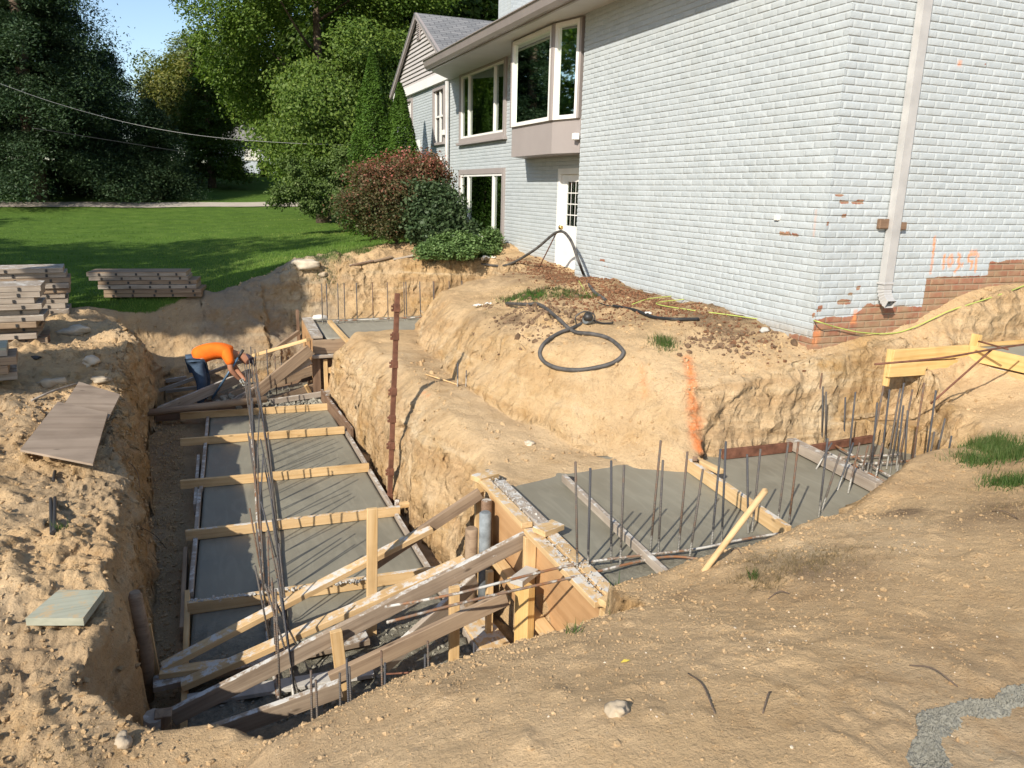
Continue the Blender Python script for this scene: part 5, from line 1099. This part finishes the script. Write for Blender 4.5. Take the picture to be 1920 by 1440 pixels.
# ---------------------------------------------------------------- vegetation
def leaves(name, P, size, mat, parent, seed=1, up=.35, aspect=.6, nrm=None, loc=None, zb=None):
    """P (n,3) leaf centres -> one mesh of folded leaf quads"""
    r = np.random.default_rng(seed); n = len(P); N = r.normal(0, 1, (n, 3)); N[:, 2] = abs(N[:, 2])+up
    if nrm is not None: N += nrm*1.2
    N /= np.linalg.norm(N, axis=1)[:, None]; a = r.normal(0, 1, (n, 3)); U = np.cross(N, a); U /= np.linalg.norm(U, axis=1)[:, None]; W_ = np.cross(N, U)
    s = (size*r.uniform(.6, 1.3, n))[:, None]; U = U*s; W_ = W_*s*aspect
    V = np.stack([P-U, P-W_*1.0, P+U, P+W_*1.0], 1).reshape(-1, 3)
    me = npmesh(name, V, np.arange(4*n).reshape(-1, 4)); vattr(me, 'tint', np.repeat(np.clip(r.normal(.5, .22, n)+(0 if zb is None else (P[:, 2]-zb)*.35), 0, 1.2), 4))
    return link(name, me, mat, parent)
def clump_points(C, Rr, n, r, shell=.55):
    """points around clump centres; denser at the outside"""
    w = Rr**2; k = r.choice(len(C), n, p=w/w.sum()); d = r.normal(0, 1, (n, 3)); d /= np.linalg.norm(d, axis=1)[:, None]
    rad = Rr[k]*(shell+(1-shell)*r.random(n))*(1+.15*r.normal(0, 1, n)); sq = np.array([1, 1, .75])
    return C[k]+d*rad[:, None]*sq, d
def trunk(name, x, y, z, h, r0, mat, parent, limbs=6, lean=(0, 0), spread=.5, seed=0, first=.3):
    q = random.Random(seed); bm = bmesh.new(); parts = [tube([(0, 0, -.3), (lean[0]*.3, lean[1]*.3, h*.35), (lean[0], lean[1], h)], [r0*1.2, r0*.75, r0*.25], 10, name)]
    for i in range(limbs):
        t = first+(.95-first)*i/max(1, limbs-1); a = q.uniform(0, 6.28); L = h*spread*(1.1-t)*q.uniform(.7, 1.2); b = Vector((lean[0]*t, lean[1]*t, h*t))
        parts.append(tube([tuple(b), tuple(b+Vector((math.cos(a)*L*.5, math.sin(a)*L*.5, L*.35))), tuple(b+Vector((math.cos(a)*L, math.sin(a)*L, L*.8)))], [r0*.45*(1.1-t), r0*.28*(1.1-t), r0*.08], 6, name))
    for m_ in parts: bm.from_mesh(m_); D.meshes.remove(m_)
    me = bm_mesh(name, bm); smooth(me); return link(name, me, mat, parent)
def broadleaf(name, label, x, y, z0, crown, nclump, nleaf, size, mat, h=None, r0=.25, seed=1, cat='tree', group=None, up=.35, bark=None, limbs=7, cr=(.7, 1.5), shell=.5):
    """crown = list of ellipsoids (cx,cy,cz,rx,ry,rz) relative to the trunk foot"""
    e = empty(name, (x, y, z0)); tag(e, label, cat, group); r = np.random.default_rng(seed); C = []
    wt = np.array([c[3]*c[4]*c[5] for c in crown])**.7; wt /= wt.sum()
    while len(C) < nclump:
        c = crown[r.choice(len(crown), p=wt)]; d = r.normal(0, 1, 3); d /= np.linalg.norm(d); k = .55+.45*r.random()
        p = np.array(c[:3])+d*np.array(c[3:])*k
        if p[2] > .3: C.append(p)
    C = np.array(C); Rr = r.uniform(cr[0], cr[1], len(C)); P, d = clump_points(C, Rr, nleaf, r, shell); P = P[P[:, 2] > .05]
    d = (P-np.array([c[:3] for c in crown]).mean(0)); d /= np.linalg.norm(d, axis=1)[:, None]
    leaves('crown', P, size, mat, e, seed, up, nrm=d*.8)
    hh = h or max(c[2]+c[5] for c in crown)*.85
    trunk('trunk', 0, 0, 0, hh, r0, bark or M['bark'], e, limbs, seed=seed)
    return e
def conifer(name, label, x, y, z0, h, R0, n, size, mat, seed=1, base=.4, cat='tree', group=None, power=.8, droop=.25, r0=.2, layers=26, dens=.5):
    e = empty(name, (x, y, z0)); tag(e, label, cat, group); r = np.random.default_rng(seed); P = []; per = n//(layers*9)
    for L in range(layers):
        t = (L+.5)/layers; z = base+(h-base)*t; Rl = R0*(1-t)**power+.1
        for b in range(9):
            a = r.uniform(0, 6.28); Lb = Rl*r.uniform(.65, 1.12); k = int(per*(.35+1.3*(1-t))); s = r.random(k)**.8*Lb; wd = .08+.10*s
            px = np.cos(a)*s+r.normal(0, 1, k)*wd; py = np.sin(a)*s+r.normal(0, 1, k)*wd; pz = z+.10*s-droop*s*s/max(.6, Rl)+r.normal(0, 1, k)*(.05+.05*s)
            P.append(np.stack([px, py, pz], 1))
    P = np.concatenate(P); P = P[P[:, 2] > .02]
    leaves('crown', P, size, mat, e, seed, .6, .35); trunk('trunk', 0, 0, 0, h*.95, r0, M['bark'], e, 0, seed=seed)
    return e
def column(name, label, x, y, z0, h, R0, n, size, mat, seed, group=None):
    e = empty(name, (x, y, z0)); tag(e, label, 'shrub', group); r = np.random.default_rng(seed)
    t = r.random(n); a = r.uniform(0, 6.28, n); lob = 1+.13*np.sin(a*5+t*9)+.10*np.sin(a*3-t*17)
    Rr = R0*np.clip((1-t)**.75*1.05, .03, 1)*np.clip(.75+t*3, 0, 1)*lob*(1-.35*r.random(n)**2); P = np.stack([np.cos(a)*Rr, np.sin(a)*Rr, .1+t*h], 1)
    leaves('crown', P, size, mat, e, seed, .8, .35, nrm=np.stack([np.cos(a), np.sin(a), 0*a], 1)*.7); trunk('trunk', 0, 0, 0, h*.8, .07, M['bark'], e, 0, seed=seed)
    return e
def bush(name, label, x, y, z0, crown, ncl, n, size, mat, seed, cr=(.18, .4), r0=.03, up=.3, limbs=9):
    e = empty(name, (x, y, z0)); tag(e, label, 'shrub'); r = np.random.default_rng(seed); C = []
    while len(C) < ncl:
        c = crown[r.integers(len(crown))]; d = r.normal(0, 1, 3); d /= np.linalg.norm(d); p = np.array(c[:3])+d*np.array(c[3:])*(.6+.4*r.random())
        if p[2] > .1: C.append(p)
    C = np.array(C); P, d = clump_points(C, r.uniform(*cr, len(C)), n, r, .3); P = P[P[:, 2] > .02]; leaves('crown', P, size, mat, e, seed, up, zb=1.05 if name == 'burning_bush' else None)
    trunk('trunk', 0, 0, 0, max(c[2]+c[5]*.6 for c in crown), r0, M['bark'], e, limbs, spread=.8, seed=seed, first=.1); return e
L1 = m_leaf('maple_leaves', (.05, .10, .015), (.115, .18, .03), (.21, .27, .055), .36)
L2 = m_leaf('dark_leaves', (.03, .06, .012), (.07, .115, .022), (.13, .17, .038), .35)
L3 = m_leaf('spruce_needles', (.016, .036, .017), (.042, .075, .032), (.08, .12, .05), .15)
L4 = m_leaf('arborvitae_scales', (.03, .075, .010), (.075, .145, .02), (.12, .20, .03), .25)
L5 = m_leaf('red_autumn_leaves', (.05, .095, .03), (.13, .10, .05), (.40, .13, .105), .3)
L6 = m_leaf('leathery_leaves', (.028, .055, .022), (.06, .095, .04), (.11, .15, .075), .15)
L7 = m_leaf('juniper_sprays', (.07, .13, .04), (.14, .22, .075), (.22, .31, .12), .25)
L8 = m_leaf('autumn_yellow_leaves', (.06, .09, .02), (.14, .15, .03), (.26, .23, .06), .3)
L9 = m_leaf('grey_green_leaves', (.10, .14, .06), (.19, .23, .11), (.28, .31, .16), .25)
L10 = m_leaf('understory_leaves', (.05, .09, .02), (.10, .15, .04), (.17, .22, .07), .3)
# large tree behind the lawn
zt = H(4.4, 30)
broadleaf('broadleaf_tree', 'huge bright green tree filling the top centre behind the lawn', 4.4, 30, zt, [(.2, 0, 7.2, 4.4, 4.2, 4.2), (.3, -.5, 3.7, 2.5, 3, 2.6), (2.0, 0, 9.5, 3.6, 3.6, 3.6), (1.4, -.8, 3.0, 3.2, 2.6, 2.3), (-2.8, 0, 5.5, 1.7, 1.8, 2.2), (-1.8, 0, 9.3, 1.6, 1.8, 2.0), (2.6, .4, 4.6, 2.6, 2.4, 3.2)], 230, 240000, .058, L1, r0=.25, seed=3, cr=(.65, 1.25))
broadleaf('understory_tree', 'low spreading tree with bare leaning stems at the edge of the lawn', *Z(640,398,2.0)[:1]*0+(5.0,), 24.2, H(5.0, 24.2), [(-1.5, 0, 1.4, 1.4, 1.2, .9), (-.2, 0, 1.6, 1.5, 1.1, 1.0), (-2.3, .1, .9, .9, .9, .4), (.7, .2, 2.2, 1.3, 1, 1.1), (-.6, 0, .8, 1.3, .8, .3)], 130, 44000, .04, L10, r0=.02, seed=5, cr=(.15, .42), limbs=1, shell=.2)
ut = D.objects['understory_tree']
for i, (dx_, dy_, dz_) in enumerate(((-1.5, 0, 1.3), (-1.0, .3, 1.6), (-.5, -.2, 1.8), (-1.2, -.3, 1.0), (.4, .1, 1.9))):
    link('stem', tube([(0, 0, -.1), (dx_*.45, dy_*.4, dz_*.4), (dx_, dy_, dz_)], [.05, .04, .02], 7, 'stem'), M['palebark'], ut)
# tall dark evergreens on the left
conifer('spruce_tree', 'tall dark spruce at the top left beyond the lawn', -6.4, 40, H(-6.4, 40), 18, 5.2, 320000, .072, L3, 11, base=.6, power=.75, droop=.45, r0=.35, layers=30)
conifer('spruce_tree', 'broad dark evergreen at the left edge of the photo', -12.0, 42, H(-12, 42), 15, 5.5, 160000, .085, L3, 12, base=.5, power=.6, droop=.3, r0=.35, layers=28)
conifer('hemlock_tree', 'low dark evergreen standing right of the tall spruce', -1.7, 41, H(-1.7, 41), 4.4, 2.2, 60000, .055, L3, 13, base=.2, power=.6, droop=.3)
conifer('spruce_tree', 'round topped evergreen closing the gap beside the tall spruce', -3.7, 45, H(-3.7, 45), 6.6, 2.9, 60000, .07, L3, 15, base=.3, power=.55, droop=.3)
conifer('spruce_tree', 'slim evergreen rising behind the low dark one', .9, 47, H(.9, 47), 8.0, 2.4, 36000, .09, L2, 14, base=.5, power=.7)
broadleaf('autumn_tree', 'yellowing tree between the spruce and the huge green tree', 0.2, 50, H(0.2, 50), [(-.4, 0, 4.3, 2.0, 2.2, 3.0), (1.4, 0, 5.6, 1.8, 2, 2.2)], 70, 30000, .09, L8, seed=21)
broadleaf('grey_green_tree', 'pale grey green tree top against the sky', -.2, 62, H(-.2, 62), [(-1.3, 0, 4.8, 1.8, 2.2, 4.2), (.9, 0, 5.4, 1.9, 2.2, 4.2), (2.9, 0, 5, 1.9, 2.2, 4.2)], 110, 34000, .11, L9, seed=22)
# dark wall of trees farther back
bgt = [(-22, 62, 15, L2), (-17, 66, 15, L3), (-13, 68, 12, L2), (6, 60, 13, L2), (10, 56, 17, L2), (15, 52, 19, L2), (21, 56, 20, L2), (27, 50, 20, L2), (14, 40, 17, L2), (19, 40, 18, L2), (9.5, 36, 16, L2), (34, 46, 20, L2), (-27, 50, 14, L2), (-17, 48, 12, L3), (-8.5, 54, 10.5, L3)]
for i, (x, y, h, mt) in enumerate(bgt):
    lb = ['dark tree of the far woodland left of the spruce', 'dark tree of the far woodland behind the spruce', 'dark tree of the far woodland right behind the spruce', 'dark tree behind the neighbouring house', 'dark tree behind the huge green tree', 'tall dark tree above the gable roof', 'tall dark tree behind the chimney', 'dark tree far behind the main roof', 'tall tree just above the gable ridge', 'tall tree right of the gable ridge', 'dark tree directly left of the gable', 'dark tree hidden behind the brick wall side', 'dark tree at the far left of the woodland', 'squat dark evergreen at the left edge', 'dark tree close behind the tall spruce'][i]
    rr = h*.30; broadleaf('woodland_tree', lb, x, y, H(x, y), [(0, 0, h*.6, rr, rr, h*.36), (rr*.3, 0, h*.32, rr*.95, rr*.9, h*.26)], 80, 17000, .19, mt, seed=40+i, group='dark trees of the woodland', cr=(.9, 1.9), r0=.3, bark=M['palebark'] if i in (5, 8, 9, 10) else None)
# shrubs by the house
column('arborvitae', 'taller of the two pointed arborvitae by the gable', 4.12, 19.5, H(4.1, 19.5), 4.3, .78, 26000, .045, L4, 51); column('arborvitae', 'shorter of the two pointed arborvitae, nearer the house wall', 4.72, 19.2, H(4.7, 19.2), 3.55, .72, 24000, .045, L4, 52)
bush('burning_bush', 'round bush with reddish autumn leaves beside the house', 3.8, 15.9, H(3.8, 15.9), [(0, 0, .95, 1.0, .9, .85), (-.35, -.1, .6, .85, .8, .6), (.45, 0, 1.2, .75, .7, .55)], 170, 38000, .03, L5, 61)
bush('viburnum_bush', 'dark green leathery bush between the red bush and the house', 4.33, 15.0, H(4.33, 15.0), [(0, 0, .75, .5, .6, .65), (.1, -.1, .45, .6, .6, .45)], 80, 15000, .045, L6, 62)
bush('juniper_bush', 'low feathery green juniper under the lower window', 4.78, 14.3, H(4.78, 14.35)-.05, [(0, 0, .22, .72, .5, .26), (.3, .1, .30, .45, .4, .3), (-.5, -.1, .15, .5, .4, .2), (0, -.35, .08, .6, .3, .2)], 110, 34000, .03, L7, 63, cr=(.10, .22), up=.9)
bush('small_shrub', 'small round shrub before the neighbouring house', 2.6, 56.5, H(3.3, 56.5), [(0, 0, .6, .5, .5, .55)], 20, 3000, .07, L2, 64); bush('small_shrub', 'second small shrub before the neighbouring house', 4.6, 56.5, H(4.6, 56.5), [(0, 0, .5, .45, .5, .5)], 20, 3000, .07, L2, 65)
# trees behind the photographer's left, whose shade falls on the lawn and the left bank
for i, (x, y, zc, r_, rz, cr_) in enumerate(((-12.9, 11.0, 8.0, 4.7, 4.0, (.7, 1.5)), (-18.5, 13.5, 7.5, 4.0, 4, (.7, 1.5)), (-21, 22, 7.5, 4.5, 4, (.7, 1.5)), (-7.9, 5.0, 5.0, .5, .6, (.3, .5)), (-26, 31, 8, 4.5, 4, (.7, 1.5)), (-6.9, 8.55, 6.2, .8, 1.0, (.4, .7)))):
    broadleaf('shade_tree', ['tree standing out of view left of the stacked panels', 'second tree out of view on the left', 'third tree out of view on the left', 'small tree out of view left of the near bank', 'fourth tree out of view far on the left', 'fifth tree out of view behind the camera on the left'][i], x, y, H(x, y), [(0, 0, zc, r_, r_, rz)], 70 if r_ > 2 else 16, 14000 if r_ > 2 else 5000, .16, L2, h=zc, cr=cr_, seed=80+i, limbs=4, r0=.12, group='trees out of view on the left')
# neighbouring house
nh = empty('neighbour_house', (6, 60, H(6, 60))); tag(nh, 'low pale blue grey house half hidden by leaves behind the lawn', 'house'); nz = H(6, 60)
def nb(name, lst, mat):
    bm = bmesh.new()
    for lo, hi in lst: bbox(bm, lo, hi)
    return link(name, bm_mesh(name, bm), mat, nh)
nb('wall', [((-5.0, 0, -.5), (7, 6, 2.2))], m_plain('pale_blue_siding', (.50, .55, .62), .7)); nb('window', [((-2.6, -.06, .9), (-1.5, 0, 1.9))], M['white']); nb('window', [((2.0, -.06, .9), (3.1, 0, 1.9))], M['white'])
bm = bmesh.new(); prism(bm, [(-5.9, 2.2), (3, 5.0), (8, 2.2)], -.6, 6.6); bmesh.ops.rotate(bm, verts=bm.verts, matrix=Matrix.Rotation(R_(90), 3, 'X')); bmesh.ops.translate(bm, verts=bm.verts, vec=(0, 6, 0)); bmesh.ops.recalc_face_normals(bm, faces=bm.faces)
link('roof', bm_mesh('roof', bm), m_plain('pale_roof', (.30, .30, .30), .8), nh)
# wire across the lawn
wa, wb, wc = Y(-30,146,30), Y(345,250,31), Y(665,272,30.5)
tag(sweep('utility_wire', [Y(-30,146,26), Y(100,192,26.5), Y(230,228,27), Y(345,250,27), Y(450,262,27), Y(560,269,27), Y(665,272,27)], .006, M['downspout']), 'pale utility wire sagging across the trees', 'wire')
tag(sweep('utility_wire', [Y(60,240,30), Y(200,262,30), Y(345,285,30)], .010, M['cable']), 'thin dark wire below the pale one in front of the spruce', 'wire')

# ---------------------------------------------------------------- worker
def skin(name, chains, mat, parent, sub=2):
    """chains: list of [(pos, radius)...]; later chains start at an index (int) of an earlier vertex"""
    V = []; E = []; Rr = []
    for ch in chains:
        prev = None
        for it in ch:
            if isinstance(it, int): prev = it; continue
            V.append(it[0]); Rr.append(it[1]); i = len(V)-1
            if prev is not None: E.append((prev, i))
            prev = i
    me = D.meshes.new(name); me.from_pydata(V, E, []); o = link(name, me, None, parent)
    md = o.modifiers.new('Skin', 'SKIN'); md.use_smooth_shade = True
    for i, sv in enumerate(me.skin_vertices[0].data): sv.radius = (Rr[i], Rr[i]) if not hasattr(Rr[i], '__len__') else Rr[i]; sv.use_root = i == 0
    o.modifiers.new('Subsurf', 'SUBSURF').levels = sub; o.modifiers['Subsurf'].render_levels = sub
    bpy.context.view_layer.update(); ev = o.evaluated_get(bpy.context.evaluated_depsgraph_get()); m2 = D.meshes.new_from_object(ev); o.modifiers.clear(); o.data = m2; m2.name = name
    m2.materials.clear(); m2.materials.append(mat); return o
wy = 12.25; wz = -.12
worker = empty('person', (-.12, wy, wz)); tag(worker, 'worker in orange shirt and blue jeans bent double holding a long blue tool', 'person')
# local frame: x forward (to the right in the photo), y away, z up
hip = (0, 0, .78); sh = (.48, 0, .83)
body = skin('body', [[((0, 0, .80), .10), ((.16, 0, .85), .10), ((.32, 0, .85), .12), ((.44, 0, .83), .10), ((.54, 0, .80), .055), ((.62, 0, .765), .075), ((.685, -.005, .715), .088), ((.715, -.005, .645), .062)],
     [3, ((.42, -.19, .79), .055), ((.43, -.22, .62), .042), ((.48, -.21, .55), .038), ((.53, -.19, .48), .030), ((.55, -.18, .45), (.024, .04))],
     [3, ((.42, .19, .79), .055), ((.50, .20, .58), .042), ((.56, .17, .48), .036), ((.63, .10, .38), .029), ((.65, .08, .35), (.023, .04))],
     [0, ((-.03, -.10, .70), .07), ((.02, -.11, .43), .062), ((-.03, -.11, .10), .042), ((.0, -.11, .04), .045), ((.12, -.12, .03), .035)],
     [0, ((-.03, .10, .70), .07), ((.07, .13, .43), .062), ((.03, .15, .10), .042), ((.06, .15, .04), .045), ((.18, .16, .03), .035)]], M['skin'], worker)
skin('shirt', [[((-.09, 0, .77), .150), ((.06, 0, .85), .152), ((.24, 0, .885), .145), ((.36, 0, .87), .145), ((.43, 0, .84), .115), ((.475, 0, .82), .08)],
     [3, ((.40, -.13, .85), .10), ((.42, -.20, .78), .076), ((.43, -.22, .68), .062)], [3, ((.40, .13, .85), .10), ((.42, .20, .78), .076), ((.46, .215, .67), .062)]], M['orange_shirt'], worker)
skin('jeans', [[((.0, 0, .76), .145), ((-.03, -.09, .70), .125), ((-.01, -.11, .56), .100), ((.02, -.11, .42), .088), ((-.01, -.11, .25), .066), ((-.03, -.11, .09), .062)],
     [0, ((-.03, .10, .70), .125), ((.02, .12, .56), .100), ((.07, .13, .42), .088), ((.05, .14, .25), .066), ((.03, .15, .09), .062)]], M['jeans'], worker)
for s_, (bx_, by_) in ((-1, (.01, -.11)), (1, (.07, .15))):
    skin('boot', [[((bx_-.03, by_, .10), .055), ((bx_-.02, by_, .04), .052), ((bx_+.08, by_, .035), .045), ((bx_+.17, by_, .03), .035)]], M['old'], worker, 1)
skin('cap', [[((.635, -.005, .80), .065), ((.69, -.005, .765), .096), ((.735, -.005, .715), .078)], [1, ((.775, -.005, .65), (.065, .016)), ((.79, -.005, .60), (.055, .012))]], M['cap'], worker, 2)
# face features
for nm, ctr, rad in (('nose', (.775, -.005, .63), .016), ('ear', (.675, -.092, .69), .022), ('ear', (.675, .082, .69), .022)):
    V, Fc = lump_proto(3, 2); me = npmesh(nm, V*rad+np.array(ctr), Fc, 3); smooth(me); link(nm, me, M['skin'], worker)
def hand(cx, cy, cz, sgn):
    ch = [[((cx, cy, cz), (.022, .04)), ((cx+.045, cy, cz-.03), (.016, .04))]]
    for k in range(4):
        yy = cy+(-.033+.022*k); L = (.8, 1.0, .95, .75)[k]; ch.append([1, ((cx+.055, yy, cz-.035), .0105), ((cx+.055+.03*L, yy, cz-.065), .0095), ((cx+.045+.02*L, yy, cz-.09-.01*L), .009), ((cx+.03, yy, cz-.085), .008)])
    ch.append([0, ((cx+.01, cy+sgn*.045, cz-.02), .012), ((cx+.035, cy+sgn*.06, cz-.05), .010)])
    skin('glove', ch, M['glove'], worker, 1)
hand(.55, -.18, .45, -1); hand(.65, .08, .35, 1)
for (px, py, s_) in ((.02, -.105, .74), (-.02, 0, .74)): pass
boxb = bmesh.new(); bbox(boxb, (-.10, -.16, .60), (.0, -.125, .74), .01); link('tool_pouch', bm_mesh('tool_pouch', boxb), M['dark'], worker)
pa = Y(398,747,wy-.20); pb2 = Y(456,656,wy-.20)
bt = empty('long_tool', tuple(pa)); tag(bt, 'long blue steel tool slanting between the hands of the worker', 'tool')
o = link('shaft', tube([pa, (pa+pb2)/2, pa+(pb2-pa)*.85], .017, 10, 'shaft'), M['blue_tool'], bt); o.matrix_parent_inverse = Matrix.Translation(-Vector(pa))
o = link('grip', tube([pa+(pb2-pa)*.84, pb2], .022, 10, 'grip'), M['dark'], bt); o.matrix_parent_inverse = Matrix.Translation(-Vector(pa))
